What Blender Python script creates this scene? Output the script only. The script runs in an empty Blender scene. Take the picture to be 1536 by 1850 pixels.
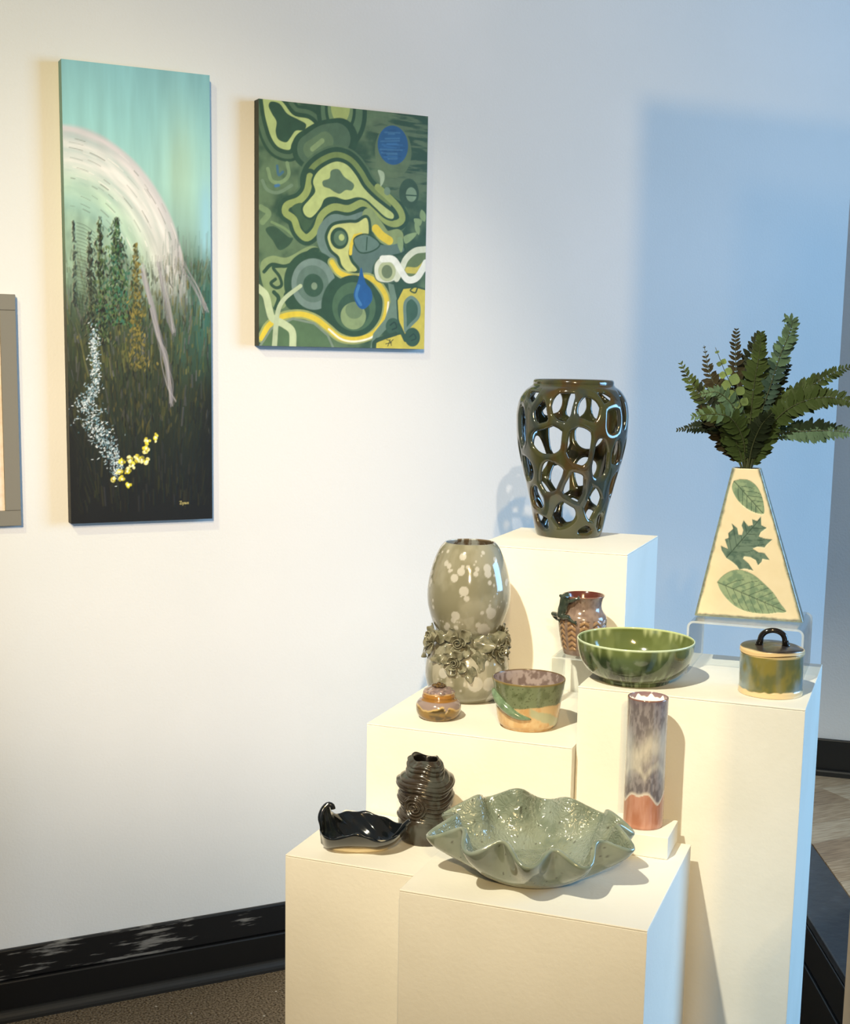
import bpy, bmesh, math, random
import numpy as np
from mathutils import Matrix, Vector

random.seed(4)
rng = np.random.default_rng(7)
SC = bpy.context.scene
COLL = SC.collection
PI = math.pi

# ------------------------------------------------------------------ camera
CAM = (0.0, -2.7868, 1.40)
YAW, PITCH, ROLL = 0.4526, -0.1480, 0.0168
F_PX = 2411.3
cam = bpy.data.cameras.new('camera')
cam_o = bpy.data.objects.new('camera', cam)
COLL.objects.link(cam_o)
fw = Vector((math.sin(YAW) * math.cos(PITCH), math.cos(YAW) * math.cos(PITCH), math.sin(PITCH)))
r0 = Vector((math.cos(YAW), -math.sin(YAW), 0))
u0 = r0.cross(fw)
rt = r0 * math.cos(ROLL) + u0 * math.sin(ROLL)
up = u0 * math.cos(ROLL) - r0 * math.sin(ROLL)
M = Matrix(((rt.x, up.x, -fw.x, CAM[0]), (rt.y, up.y, -fw.y, CAM[1]), (rt.z, up.z, -fw.z, CAM[2]), (0, 0, 0, 1)))
cam_o.matrix_world = M
cam.sensor_fit = 'VERTICAL'
cam.sensor_height = 24.0
cam.lens = 24.0 * F_PX / 1850
cam.shift_x = (768 - 755.25) / 1850
cam.shift_y = (1012.2 - 925) / 1850
cam.clip_start = 0.05
SC.camera = cam_o

# ------------------------------------------------------------------ world, lights, exposure
wd = bpy.data.worlds.new('world')
SC.world = wd
wd.use_nodes = True
bg = wd.node_tree.nodes['Background']
bg.inputs[0].default_value = (1.0, 0.85, 0.70, 1)
bg.inputs[1].default_value = 0.165

def spot(name, loc, target, watts, color, angle, blend=0.6, radius=0.03):
    l = bpy.data.lights.new(name, 'SPOT')
    l.energy = watts
    l.color = color
    l.spot_size = math.radians(angle)
    l.spot_blend = blend
    l.shadow_soft_size = radius
    o = bpy.data.objects.new(name, l)
    COLL.objects.link(o)
    o.location = loc
    d = Vector(target) - Vector(loc)
    o.rotation_euler = d.to_track_quat('-Z', 'Y').to_euler()
    return o

WARM = (1.0, 0.80, 0.52)
WARM2 = (1.0, 0.84, 0.62)
# the key track head above the camera, aimed at the pedestals
spot('track_spot_key', (-0.71, -2.33, 3.30), (1.08, -1.10, 1.02), 550, (1.0, 0.93, 0.71), 31, 1.0, 0.03)
# track heads further back in the room, washing the long wall
spot('track_spot_wall', (-1.49, -6.00, 3.44), (1.10, 0.0, 1.30), 570, (1.0, 0.69, 0.30), 36, 1.0, 0.035)
spot('track_spot_wall', (-1.595, -5.70, 3.53), (1.20, 0.0, 1.30), 150, (1.0, 0.72, 0.36), 40, 1.0, 0.04)
spot('track_spot_wall', (-1.643, -5.55, 3.56), (1.10, 0.0, 1.30), 140, (1.0, 0.74, 0.36), 44, 1.0, 0.06)
spot('track_spot_wall', (-2.50, -7.90, 3.45), (0.78, -0.1, 1.20), 1880, (1.0, 0.85, 0.68), 12.5, 1.0, 0.03)
spot('track_spot_wall', (-1.10, -2.40, 3.30), (0.48, 0.0, 1.30), 130, (1.0, 0.96, 0.52), 39, 1.0, 0.05)
# daylight from the shop window on the right
al = bpy.data.lights.new('window_daylight', 'AREA')
al.shape = 'RECTANGLE'
al.size = 2.0
al.size_y = 2.0
al.energy = 203
al.color = (0.28, 0.61, 1.0)
al_o = bpy.data.objects.new('window_daylight', al)
COLL.objects.link(al_o)
al_o.location = (5.0, -2.8, 1.7)
al_o.rotation_euler = (Vector((1.4, -0.6, 1.0)) - Vector(al_o.location)).to_track_quat('-Z', 'Y').to_euler()

vs = SC.view_settings
vs.view_transform = 'Standard'
vs.look = 'None'
vs.exposure = 0.0
vs.gamma = 1.0
vs.use_curve_mapping = False
SC.cycles.max_bounces = 10
SC.cycles.transparent_max_bounces = 16

# ------------------------------------------------------------------ helpers: colour and noise
def lin(c):
    c = np.asarray(c, float) / 255.0
    return np.where(c <= 0.04045, c / 12.92, ((c + 0.055) / 1.055) ** 2.4)

def l4(c):
    a = lin(c)
    return (float(a[0]), float(a[1]), float(a[2]), 1.0)

def _hash(i, j, k, seed):
    n = (i * 374761393 + j * 668265263 + k * 1274126177 + seed * 974711) & 0x7fffffff
    n = ((n ^ (n >> 13)) * 1103515245 + 12345) & 0x7fffffff
    n = ((n ^ (n >> 15)) * 668265263) & 0x7fffffff
    return (n & 0xffffff) / float(0xffffff)

def vnoise(x, y, z=0.0, seed=0):
    x, y, z = np.broadcast_arrays(np.asarray(x, float), np.asarray(y, float), np.asarray(z, float))
    xi, yi, zi = np.floor(x).astype(np.int64), np.floor(y).astype(np.int64), np.floor(z).astype(np.int64)
    fx, fy, fz = x - xi, y - yi, z - zi
    fx, fy, fz = (t * t * (3 - 2 * t) for t in (fx, fy, fz))
    r = 0
    for a in (0, 1):
        for b in (0, 1):
            for c in (0, 1):
                w = (fx if a else 1 - fx) * (fy if b else 1 - fy) * (fz if c else 1 - fz)
                r = r + w * _hash(xi + a, yi + b, zi + c, seed)
    return r

def fbm(x, y, z=0.0, seed=0, octv=4):
    s, a, t = 0, 0.5, 0
    x, y, z = np.asarray(x, float), np.asarray(y, float), np.asarray(z, float)
    for i in range(octv):
        s = s + a * vnoise(x * 2 ** i, y * 2 ** i, z * 2 ** i, seed + i * 17)
        t += a
        a *= 0.5
    return s / t

def smooth(a, b, x):
    t = np.clip((np.asarray(x, float) - a) / (b - a), 0, 1)
    return t * t * (3 - 2 * t)

def mixc(a, b, t):
    t = np.asarray(t)[..., None]
    return a * (1 - t) + b * t

# ------------------------------------------------------------------ helpers: materials
MATS = {}

def mat(name, color=None, rough=0.5, coat=0.0, metal=0.0, attr=False, bump=None, noise=None, spec=0.5, sss=0.0):
    if name in MATS:
        return MATS[name]
    m = bpy.data.materials.new(name)
    m.use_nodes = True
    nt = m.node_tree
    b = nt.nodes['Principled BSDF']
    b.inputs['Roughness'].default_value = rough
    b.inputs['Metallic'].default_value = metal
    b.inputs['Coat Weight'].default_value = coat
    b.inputs['Coat Roughness'].default_value = 0.04
    b.inputs['Specular IOR Level'].default_value = spec
    tc = nt.nodes.new('ShaderNodeTexCoord')
    src = None
    if attr:
        a = nt.nodes.new('ShaderNodeAttribute')
        a.attribute_name = 'Col'
        src = a.outputs['Color']
    if noise:
        # noise = (scale, other colour, low, high[, stretch])
        n = nt.nodes.new('ShaderNodeTexNoise')
        n.inputs['Scale'].default_value = noise[0]
        n.inputs['Detail'].default_value = 6
        mp = nt.nodes.new('ShaderNodeMapping')
        if len(noise) > 4:
            mp.inputs['Scale'].default_value = noise[4]
        nt.links.new(tc.outputs['Object'], mp.inputs['Vector'])
        nt.links.new(mp.outputs['Vector'], n.inputs['Vector'])
        mr = nt.nodes.new('ShaderNodeMapRange')
        mr.inputs['From Min'].default_value = noise[2]
        mr.inputs['From Max'].default_value = noise[3]
        nt.links.new(n.outputs['Fac'], mr.inputs['Value'])
        mx = nt.nodes.new('ShaderNodeMix')
        mx.data_type = 'RGBA'
        nt.links.new(mr.outputs['Result'], mx.inputs['Factor'])
        if src is not None:
            nt.links.new(src, mx.inputs[6])
        else:
            mx.inputs[6].default_value = l4(color)
        mx.inputs[7].default_value = l4(noise[1])
        src = mx.outputs[2]
    if src is not None:
        nt.links.new(src, b.inputs['Base Color'])
    else:
        b.inputs['Base Color'].default_value = l4(color)
    if bump:
        n = nt.nodes.new('ShaderNodeTexNoise')
        n.inputs['Scale'].default_value = bump[0]
        n.inputs['Detail'].default_value = 4
        nt.links.new(tc.outputs['Object'], n.inputs['Vector'])
        bp = nt.nodes.new('ShaderNodeBump')
        bp.inputs['Strength'].default_value = bump[1]
        bp.inputs['Distance'].default_value = bump[2]
        nt.links.new(n.outputs['Fac'], bp.inputs['Height'])
        nt.links.new(bp.outputs['Normal'], b.inputs['Normal'])
    MATS[name] = m
    return m

def acrylic_mat(name='clear_acrylic'):
    if name in MATS:
        return MATS[name]
    m = bpy.data.materials.new(name)
    m.use_nodes = True
    nt = m.node_tree
    nt.nodes.clear()
    out = nt.nodes.new('ShaderNodeOutputMaterial')
    tr = nt.nodes.new('ShaderNodeBsdfTransparent')
    tr.inputs[0].default_value = (0.93, 0.955, 0.965, 1)
    gl = nt.nodes.new('ShaderNodeBsdfGlossy')
    gl.inputs['Roughness'].default_value = 0.03
    lw = nt.nodes.new('ShaderNodeLayerWeight')
    lw.inputs['Blend'].default_value = 0.5
    pw = nt.nodes.new('ShaderNodeMath')
    pw.operation = 'POWER'
    pw.inputs[1].default_value = 5.0
    nt.links.new(lw.outputs['Facing'], pw.inputs[0])
    fr = nt.nodes.new('ShaderNodeMath')
    fr.operation = 'MULTIPLY_ADD'
    fr.inputs[1].default_value = 0.8
    fr.inputs[2].default_value = 0.04
    nt.links.new(pw.outputs[0], fr.inputs[0])
    mx = nt.nodes.new('ShaderNodeMixShader')
    nt.links.new(fr.outputs[0], mx.inputs[0])
    nt.links.new(tr.outputs[0], mx.inputs[1])
    nt.links.new(gl.outputs[0], mx.inputs[2])
    nt.links.new(mx.outputs[0], out.inputs[0])
    MATS[name] = m
    return m

def acrylic_edge_mat():
    if 'acrylic_edge_painted_gleam' in MATS:
        return MATS['acrylic_edge_painted_gleam']
    m = bpy.data.materials.new('acrylic_edge_painted_gleam')
    m.use_nodes = True
    nt = m.node_tree
    b = nt.nodes['Principled BSDF']
    b.inputs['Base Color'].default_value = (.82, .87, .9, 1)  # whitish colour paints in the bright gleam of the sheet edges
    b.inputs['Roughness'].default_value = .15
    tr = nt.nodes.new('ShaderNodeBsdfTransparent')
    mx = nt.nodes.new('ShaderNodeMixShader')
    mx.inputs[0].default_value = .42
    nt.links.new(tr.outputs[0], mx.inputs[1])
    nt.links.new(b.outputs[0], mx.inputs[2])
    nt.links.new(mx.outputs[0], nt.nodes['Material Output'].inputs[0])
    MATS['acrylic_edge_painted_gleam'] = m
    return m

# ------------------------------------------------------------------ helpers: objects
def mesh(name, V, F, m, col=None, smooth_=True):
    me = bpy.data.meshes.new(name)
    V = np.asarray(V, float)
    if isinstance(F, np.ndarray):
        n, k = F.shape
        me.vertices.add(len(V))
        me.vertices.foreach_set('co', V.astype(np.float32).ravel())
        me.loops.add(n * k)
        me.loops.foreach_set('vertex_index', F.astype(np.int32).ravel())
        me.polygons.add(n)
        me.polygons.foreach_set('loop_start', np.arange(0, n * k, k, dtype=np.int32))
        me.polygons.foreach_set('loop_total', np.full(n, k, np.int32))
        me.update(calc_edges=True)
        me.validate()
    else:
        me.from_pydata([tuple(v) for v in V], [], [tuple(f) for f in F])
        me.update()
    if smooth_:
        me.polygons.foreach_set('use_smooth', np.ones(len(me.polygons), bool))
    if col is not None:
        a = me.color_attributes.new('Col', 'FLOAT_COLOR', 'POINT')
        c4 = np.ones((len(V), 4), np.float32)
        c4[:, :3] = col
        a.data.foreach_set('color', c4.ravel())
    if m is not None:
        me.materials.append(m)
    return me

def link(name, me, parent=None, loc=(0, 0, 0), rot=(0, 0, 0)):
    o = bpy.data.objects.new(name, me)
    COLL.objects.link(o)
    o.parent = parent
    o.location = loc
    o.rotation_euler = rot
    return o

def thing(name, label, cat, loc=(0, 0, 0), rotz=0.0, group=None, me=None):
    o = bpy.data.objects.new(name, me)
    COLL.objects.link(o)
    o.location = loc
    o.rotation_euler = (0, 0, rotz)
    o['label'] = label
    o['category'] = cat
    if group:
        o['group'] = group
    return o

def struct(name, me, parent=None):
    o = link(name, me, parent)
    if parent is None:
        o['kind'] = 'structure'
    return o

def bevel(o, w, seg=2):
    b = o.modifiers.new('bevel', 'BEVEL')
    b.width = w
    b.segments = seg
    b.limit_method = 'ANGLE'
    return o

def box_vf(x0, x1, y0, y1, z0, z1):
    V = [(x, y, z) for z in (z0, z1) for y in (y0, y1) for x in (x0, x1)]
    F = [(0, 2, 3, 1), (4, 5, 7, 6), (0, 1, 5, 4), (1, 3, 7, 5), (3, 2, 6, 7), (2, 0, 4, 6)]
    return V, F

def join_vf(*parts):
    V, F = [], []
    for v, f in parts:
        k = len(V)
        V += [tuple(p) for p in v]
        F += [tuple(int(i) + k for i in q) for q in f]
    return V, F

def prism_vf(poly, z0, z1):
    n = len(poly)
    V = [(x, y, z0) for x, y in poly] + [(x, y, z1) for x, y in poly]
    F = [tuple(range(n - 1, -1, -1)), tuple(range(n, 2 * n))]
    F += [(i, (i + 1) % n, n + (i + 1) % n, n + i) for i in range(n)]
    return V, F

def face(x, y):
    """rotation that turns an object's local -y to the place the photograph was taken from"""
    return -math.atan2(x - CAM[0], y - CAM[1])

def catmull(P, n):
    P = np.asarray(P, float)
    d = np.r_[0, np.cumsum(np.maximum(np.linalg.norm(np.diff(P, axis=0), axis=1), 1e-9) ** 0.5)]
    t = np.linspace(0, d[-1], n)
    m = np.zeros_like(P)
    for i in range(len(P)):
        a, b = max(i - 1, 0), min(i + 1, len(P) - 1)
        m[i] = (P[b] - P[a]) / (d[b] - d[a])
    k = np.clip(np.searchsorted(d, t, side='right') - 1, 0, len(P) - 2)
    h = (d[k + 1] - d[k])[:, None]
    s = ((t - d[k]) / (d[k + 1] - d[k]))[:, None]
    return ((2 * s ** 3 - 3 * s ** 2 + 1) * P[k] + (s ** 3 - 2 * s ** 2 + s) * h * m[k]
            + (-2 * s ** 3 + 3 * s ** 2) * P[k + 1] + (s ** 3 - s ** 2) * h * m[k + 1])

def grid_faces(nr, nc, wrap):
    i = np.arange(nr - 1)[:, None]
    j = np.arange(nc if wrap else nc - 1)[None, :]
    j2 = (j + 1) % nc
    a = i * nc + j
    b = i * nc + j2
    return np.stack([a, b, b + nc, a + nc], -1).reshape(-1, 4)

def lathe(profile, nprof, nseg, raw=False):
    """returns R, Z (nprof) and phi (nseg): phi=0 faces local -y, positive to local +x"""
    P = np.asarray(profile, float) if raw else catmull(profile, nprof)
    P[:, 0] = np.maximum(P[:, 0], 1e-4)
    phi = np.linspace(0, 2 * PI, nseg, endpoint=False)
    return P[:, 0], P[:, 1], phi

def revolve(R, Z, phi):
    R = np.asarray(R)
    Z = np.asarray(Z)
    if R.ndim == 1:
        R = np.repeat(R[:, None], len(phi), 1)
    if Z.ndim == 1:
        Z = np.repeat(Z[:, None], len(phi), 1)
    X = R * np.sin(phi)[None, :]
    Y = -R * np.cos(phi)[None, :]
    return np.stack([X, Y, Z], -1).reshape(-1, 3), grid_faces(R.shape[0], len(phi), True)

def wrapd(a):
    return (a + PI) % (2 * PI) - PI

def tube(path, rad, nseg=10, cap=True):
    """tapered tube along a polyline: returns V, F"""
    P = np.asarray(path, float)
    rad = np.broadcast_to(np.asarray(rad, float), (len(P),))
    T = np.gradient(P, axis=0)
    T /= np.linalg.norm(T, axis=1)[:, None]
    n = np.cross(T[0], (0.13, 0.21, 0.97))
    if np.linalg.norm(n) < 1e-3:
        n = np.cross(T[0], (1, 0, 0))
    n /= np.linalg.norm(n)
    V = []
    ang = np.linspace(0, 2 * PI, nseg, endpoint=False)
    for i in range(len(P)):
        n = n - T[i] * (n @ T[i])
        n /= np.linalg.norm(n)
        b = np.cross(T[i], n)
        V.append(P[i] + rad[i] * (np.cos(ang)[:, None] * n + np.sin(ang)[:, None] * b))
    V = np.concatenate(V)
    F = [tuple(q) for q in grid_faces(len(P), nseg, True)]
    if cap:
        F.append(tuple(range(nseg - 1, -1, -1)))
        k = (len(P) - 1) * nseg
        F.append(tuple(range(k, k + nseg)))
    return V, F

def sphere_vf(c, r, nu=12, nv=8, sc=(1, 1, 1)):
    th = np.linspace(0.02, PI - 0.02, nv)
    ph = np.linspace(0, 2 * PI, nu, endpoint=False)
    V = np.stack([np.sin(th)[:, None] * np.cos(ph), np.sin(th)[:, None] * np.sin(ph), np.repeat(np.cos(th)[:, None], nu, 1)], -1).reshape(-1, 3)
    V = V * r * np.array(sc) + np.array(c)
    F = [tuple(q[::-1]) for q in grid_faces(nv, nu, True)]
    F.append(tuple(range(nu)))
    F.append(tuple(range((nv - 1) * nu + nu - 1, (nv - 1) * nu - 1, -1)))
    return V, F

# ------------------------------------------------------------------ setting
wall_m = mat('white_wall_paint', (226, 226, 226), 0.75, bump=(180, 0.12, 0.004), noise=(1.3, (219, 220, 220), 0.42, 0.62))
XC = 2.6123                      # the corner between the long wall and the angled wall
WB = np.array([math.cos(math.radians(-43)), math.sin(math.radians(-43))])
nB = np.array([-WB[1], WB[0]])   # away from the room
HW = 3.7
V, F = box_vf(-2.6, XC + 0.05, 0.0, 0.12, 0.0, HW)
struct('wall_left', mesh('wall_left', V, F, wall_m, smooth_=False))
pB = [(XC, 0.0), (XC + 2.6 * WB[0], 2.6 * WB[1]), (XC + 2.6 * WB[0] + 0.12 * nB[0], 2.6 * WB[1] + 0.12 * nB[1]), (XC + 0.12 * nB[0], 0.12 * nB[1])]
V, F = prism_vf(pB, 0.0, HW)
struct('wall_right', mesh('wall_right', V, F, wall_m, smooth_=False))

# carpet
def carpet_mat():
    m = bpy.data.materials.new('brown_flecked_carpet')
    m.use_nodes = True
    nt = m.node_tree
    b = nt.nodes['Principled BSDF']
    b.inputs['Roughness'].default_value = 0.95
    b.inputs['Specular IOR Level'].default_value = 0.1
    tc = nt.nodes.new('ShaderNodeTexCoord')
    n = nt.nodes.new('ShaderNodeTexNoise')
    n.inputs['Scale'].default_value = 210
    n.inputs['Detail'].default_value = 5
    nt.links.new(tc.outputs['Object'], n.inputs['Vector'])
    cr = nt.nodes.new('ShaderNodeValToRGB')
    cr.color_ramp.elements[0].position = 0.33
    cr.color_ramp.elements[0].color = l4((58, 48, 36))
    cr.color_ramp.elements[1].position = 0.68
    cr.color_ramp.elements[1].color = l4((150, 132, 108))
    nt.links.new(n.outputs['Fac'], cr.inputs['Fac'])
    v = nt.nodes.new('ShaderNodeTexVoronoi')
    v.inputs['Scale'].default_value = 26
    nt.links.new(tc.outputs['Object'], v.inputs['Vector'])
    mr = nt.nodes.new('ShaderNodeMapRange')
    mr.inputs['From Min'].default_value = 0.05
    mr.inputs['From Max'].default_value = 0.085
    mr.inputs['To Min'].default_value = 1
    mr.inputs['To Max'].default_value = 0
    nt.links.new(v.outputs['Distance'], mr.inputs['Value'])
    mx = nt.nodes.new('ShaderNodeMix')
    mx.data_type = 'RGBA'
    nt.links.new(mr.outputs[0], mx.inputs['Factor'])
    nt.links.new(cr.outputs['Color'], mx.inputs[6])
    mx.inputs[7].default_value = l4((196, 186, 170))
    nt.links.new(mx.outputs[2], b.inputs['Base Color'])
    bp = nt.nodes.new('ShaderNodeBump')
    bp.inputs['Strength'].default_value = 0.8
    bp.inputs['Distance'].default_value = 0.006
    nt.links.new(n.outputs['Fac'], bp.inputs['Height'])
    nt.links.new(bp.outputs['Normal'], b.inputs['Normal'])
    return m

V, F = prism_vf([(-2.6, -3.6), (4.4, -3.6), (4.4, -1.6), (XC, 0.0), (-2.6, 0.0)], -0.05, 0.0)
struct('floor', mesh('floor', V, F, carpet_mat(), smooth_=False))

# black baseboard along the long wall: scuffed upper board, smooth lower board, shoe moulding
def scuff_mat():
    m = bpy.data.materials.new('scuffed_black_paint')
    m.use_nodes = True
    nt = m.node_tree
    b = nt.nodes['Principled BSDF']
    b.inputs['Roughness'].default_value = 0.45
    tc = nt.nodes.new('ShaderNodeTexCoord')
    mp = nt.nodes.new('ShaderNodeMapping')
    mp.inputs['Scale'].default_value = (9, 1, 95)
    nt.links.new(tc.outputs['Object'], mp.inputs['Vector'])
    n = nt.nodes.new('ShaderNodeTexNoise')
    n.inputs['Scale'].default_value = 1.0
    n.inputs['Detail'].default_value = 5
    n.inputs['Roughness'].default_value = 0.6
    nt.links.new(mp.outputs[0], n.inputs['Vector'])
    n2 = nt.nodes.new('ShaderNodeTexNoise')
    n2.inputs['Scale'].default_value = 4.5
    nt.links.new(tc.outputs['Object'], n2.inputs['Vector'])
    ad = nt.nodes.new('ShaderNodeMath')
    ad.operation = 'MULTIPLY_ADD'
    ad.inputs[1].default_value = 0.5
    nt.links.new(n2.outputs['Fac'], ad.inputs[0])
    nt.links.new(n.outputs['Fac'], ad.inputs[2])
    cr = nt.nodes.new('ShaderNodeValToRGB')
    cr.color_ramp.elements[0].position = 0.84
    cr.color_ramp.elements[0].color = l4((12, 12, 13))
    cr.color_ramp.elements[1].position = .92
    cr.color_ramp.elements[1].color = l4((120, 118, 114))
    nt.links.new(ad.outputs[0], cr.inputs['Fac'])
    nt.links.new(cr.outputs['Color'], b.inputs['Base Color'])
    return m

black_m = mat('black_paint', (11, 11, 12), 0.42)
bb = struct('baseboard_left', mesh('baseboard_left', *box_vf(-2.6, XC - 0.02, -0.018, 0.0, 0.0, 0.085), black_m, smooth_=False))
bevel(bb, 0.004)
ubd = link('upper_board', mesh('upper_board', *box_vf(-2.6, XC - 0.02, -0.012, 0.0, 0.0855, 0.153), scuff_mat(), smooth_=False), bb)
bevel(ubd, 0.003)
qr = [(0.0, 0.0)] + [(-0.016 * math.cos(a), 0.024 * math.sin(a)) for a in np.linspace(0, PI / 2, 7)]
V = [(-2.6, -0.018 + y, z) for y, z in qr] + [(XC - 0.02, -0.018 + y, z) for y, z in qr]
n = len(qr)
F = [tuple(range(n)), tuple(range(2 * n - 1, n - 1, -1))] + [(i, n + i, n + (i + 1) % n, (i + 1) % n) for i in range(n)]
link('shoe_moulding', mesh('shoe_moulding', V, F, mat('black_moulding', (24, 23, 21), 0.5), smooth_=False), bb)

# raised wooden stage with a black painted nosing
PZ = 0.268
E0 = np.array([1.905, -0.762])
ED = np.array([-0.467, -0.884])
EN = np.array([0.884, -0.467])       # into the stage
def edge_x(y, off=0.0):
    p = E0 + EN * off
    return p[0] + ED[0] * (y - p[1]) / ED[1]
def wallb_x(y):
    return XC + WB[0] * y / WB[1]
YF = -1.6
poly = [(edge_x(0, .002), -0.001), (XC - 0.001, -0.001), (wallb_x(YF) - .004, YF), (edge_x(YF, .002), YF)]
V, F = prism_vf(poly, 0.001, PZ - 0.022)
stage = thing('stage', 'raised wooden stage with black painted edge behind the tallest right pedestal', 'stage')
link('base', mesh('stage_base', V, F, black_m, smooth_=False), stage)
nos = [(edge_x(-.001), -0.001), (edge_x(-.001, .117), -0.001), (edge_x(YF, .117), YF), (edge_x(YF), YF)]
nose_m = mat('worn_black_nosing', (44, 47, 52), 0.33, noise=(30, (58, 62, 68), 0.5, 0.75), bump=(45, 0.25, 0.004))
V, F = prism_vf(nos, PZ - 0.0215, PZ)
bevel(link('nosing', mesh('nosing', V, F, nose_m, smooth_=False), stage), 0.003)
def fascia(z0, z1, off0, off1):
    p = [(edge_x(-.002, off0), -0.002), (edge_x(-.002, off1), -0.002), (edge_x(YF, off1), YF), (edge_x(YF, off0), YF)]
    return prism_vf(p, z0, z1)
bevel(link('fascia_board', mesh('fascia_board', *fascia(0.168, PZ - 0.022, -0.002, 0.0015), black_m, smooth_=False), stage), 0.002)
bevel(link('fascia_board', mesh('fascia_board', *fascia(0.001, 0.164, -0.006, 0.0015), black_m, smooth_=False), stage), 0.002)
plank_ms = [mat('oak_plank_%s' % k, c, 0.5, noise=(7, c2, 0.35, 0.65, (2.5, 30, 1))) for k, c, c2 in
            (('warm', (172, 150, 122), (132, 108, 80)), ('pale', (182, 164, 138), (146, 124, 97)), ('brown', (158, 134, 106), (118, 95, 70)))]
y = -0.013
k = 0
while y > YF + 0.02:
    y2 = max(y - 0.106, YF)
    xa, xb, xc_, xd = edge_x(y, .1185), wallb_x(y) - .016, wallb_x(y2) - .016, edge_x(y2, .1185)
    if xb > xa:
        cut = xa + (xb - xa) * (0.35 + 0.4 * ((k * 0.618) % 1))
        for pl in ([(xa, y - .001), (cut - .0008, y - .001), (cut - .0008, y2 + .001), (xd, y2 + .001)],
                   [(cut + .0008, y - .001), (xb, y - .001), (xc_, y2 + .001), (cut + .0008, y2 + .001)]):
            if abs(pl[1][0] - pl[0][0]) > .02:
                V, F = prism_vf(pl, PZ - 0.021, PZ - 0.0005)
                link('plank', mesh('plank', V, F, plank_ms[(k * 2 + len(pl)) % 3], smooth_=False), stage)
                k += 1
    y = y2

# baseboard of the angled wall, standing on the stage
def wb_strip(t0, t1, d0, d1, z0, z1):
    q = [(XC + WB[0] * t - nB[0] * d, WB[1] * t - nB[1] * d) for t, d in ((t0, d0), (t1, d0), (t1, d1), (t0, d1))]
    return prism_vf(q[::-1], z0, z1)
bbr = struct('baseboard_right', mesh('baseboard_right', *wb_strip(0.001, 2.2, 0.0, 0.014, PZ - .02, 0.371), black_m, smooth_=False))
bevel(bbr, 0.003)
bevel(link('shoe_moulding', mesh('shoe_moulding', *wb_strip(0.001, 2.2, 0.0135, 0.026, PZ - .02, 0.286), mat('black_moulding'), smooth_=False), bbr), 0.006)

# ------------------------------------------------------------------ pedestals
ped_m = mat('white_pedestal_paint', (232, 229, 220), 0.62, bump=(140, 0.1, 0.003), noise=(6, (226, 223, 213), 0.45, 0.65))
PR = -0.8145
P1 = np.array([math.cos(PR), math.sin(PR)])
P2 = np.array([-math.sin(PR), math.cos(PR)])
PED = dict(F=(.8764, -1.6016, .3059, .2997, .7598), L=(.7375, -1.3071, .2019, .2, .738), M=(.9814, -1.2686, .3098, .3114, .873),
           R=(1.212, -1.0519, .2507, .2555, 1.1035), T=(1.2053, -1.4783, .3056, .2918, .9565))
def P(k, s, t, z=None):
    """a place on pedestal k, metres along its front from the front right corner and back from the front"""
    X, Y, w, d, h = PED[k]
    p = np.array([X, Y]) + P1 * s + P2 * t
    return (float(p[0]), float(p[1]), h if z is None else z)

def pedestal(k, label, rot=PR):
    X, Y, w, d, h = PED[k]
    q1, q2 = np.array([math.cos(rot), math.sin(rot)]), np.array([-math.sin(rot), math.cos(rot)])
    c = np.array([X, Y]) - q1 * w / 2 + q2 * d / 2
    t = thing('pedestal', label, 'pedestal', (c[0], c[1], 0), rot, 'white display pedestals')
    a, b = w / 2, d / 2
    parts = []
    bx = link('body', mesh('pedestal_body', *box_vf(-a + .0001, a - .0001, -b + .0001, b - .0001, 0.001, h - 0.0026), ped_m, smooth_=False), t)
    bevel(bx, 0.0007)
    tp = link('top_panel', mesh('pedestal_top', *box_vf(-a, a, -b, b, h - 0.0024, h), ped_m, smooth_=False), t)
    bevel(tp, 0.0008)
    return t
pedestal('F', 'white box pedestal in front, carrying the ruffled celadon bowl')
pedestal('L', 'narrow white pedestal at lower left under the black leaf dish')
pedestal('M', 'white pedestal in the middle under the tall grey vase with roses')
pedestal('R', 'tallest white pedestal at the back, under the pierced vase')
pedestal('T', 'white pedestal on the right, with the shallow green bowl on top')

# small white block on the front pedestal
BX = PED['F']
bw, bd, bh = 0.082, 0.0735, 0.030
c = np.array(P('F', -0.0195 - bw / 2, 0.2317 + 0.0 + bd / 2 - .003)[:2])
blk = thing('riser_block', 'small white block riser under the tall cylinder vase', 'block', (c[0], c[1], BX[4] + .0003), PR)
bevel(link('body', mesh('riser_block', *box_vf(-bw / 2, bw / 2, -bd / 2, bd / 2, 0, bh), ped_m, smooth_=False), blk), 0.001)

# pedestal of which the right edge of the picture keeps only a sliver
PED['X'] = (0.8185 + .26 * math.cos(-1.0), -1.967 + .26 * math.sin(-1.0), .26, .26, .96)
pedestal('X', 'white pedestal of which only a sliver shows at the lower right picture edge', -1.0)

# unseen panel added behind the viewer so its edge cuts the far track heads' beams
V, F = box_vf(.223, 1.45, -3.10, -3.0, 0.0, 2.738)
struct('added_beam_blocker', mesh('added_beam_blocker', V, F, wall_m, smooth_=False))

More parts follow.
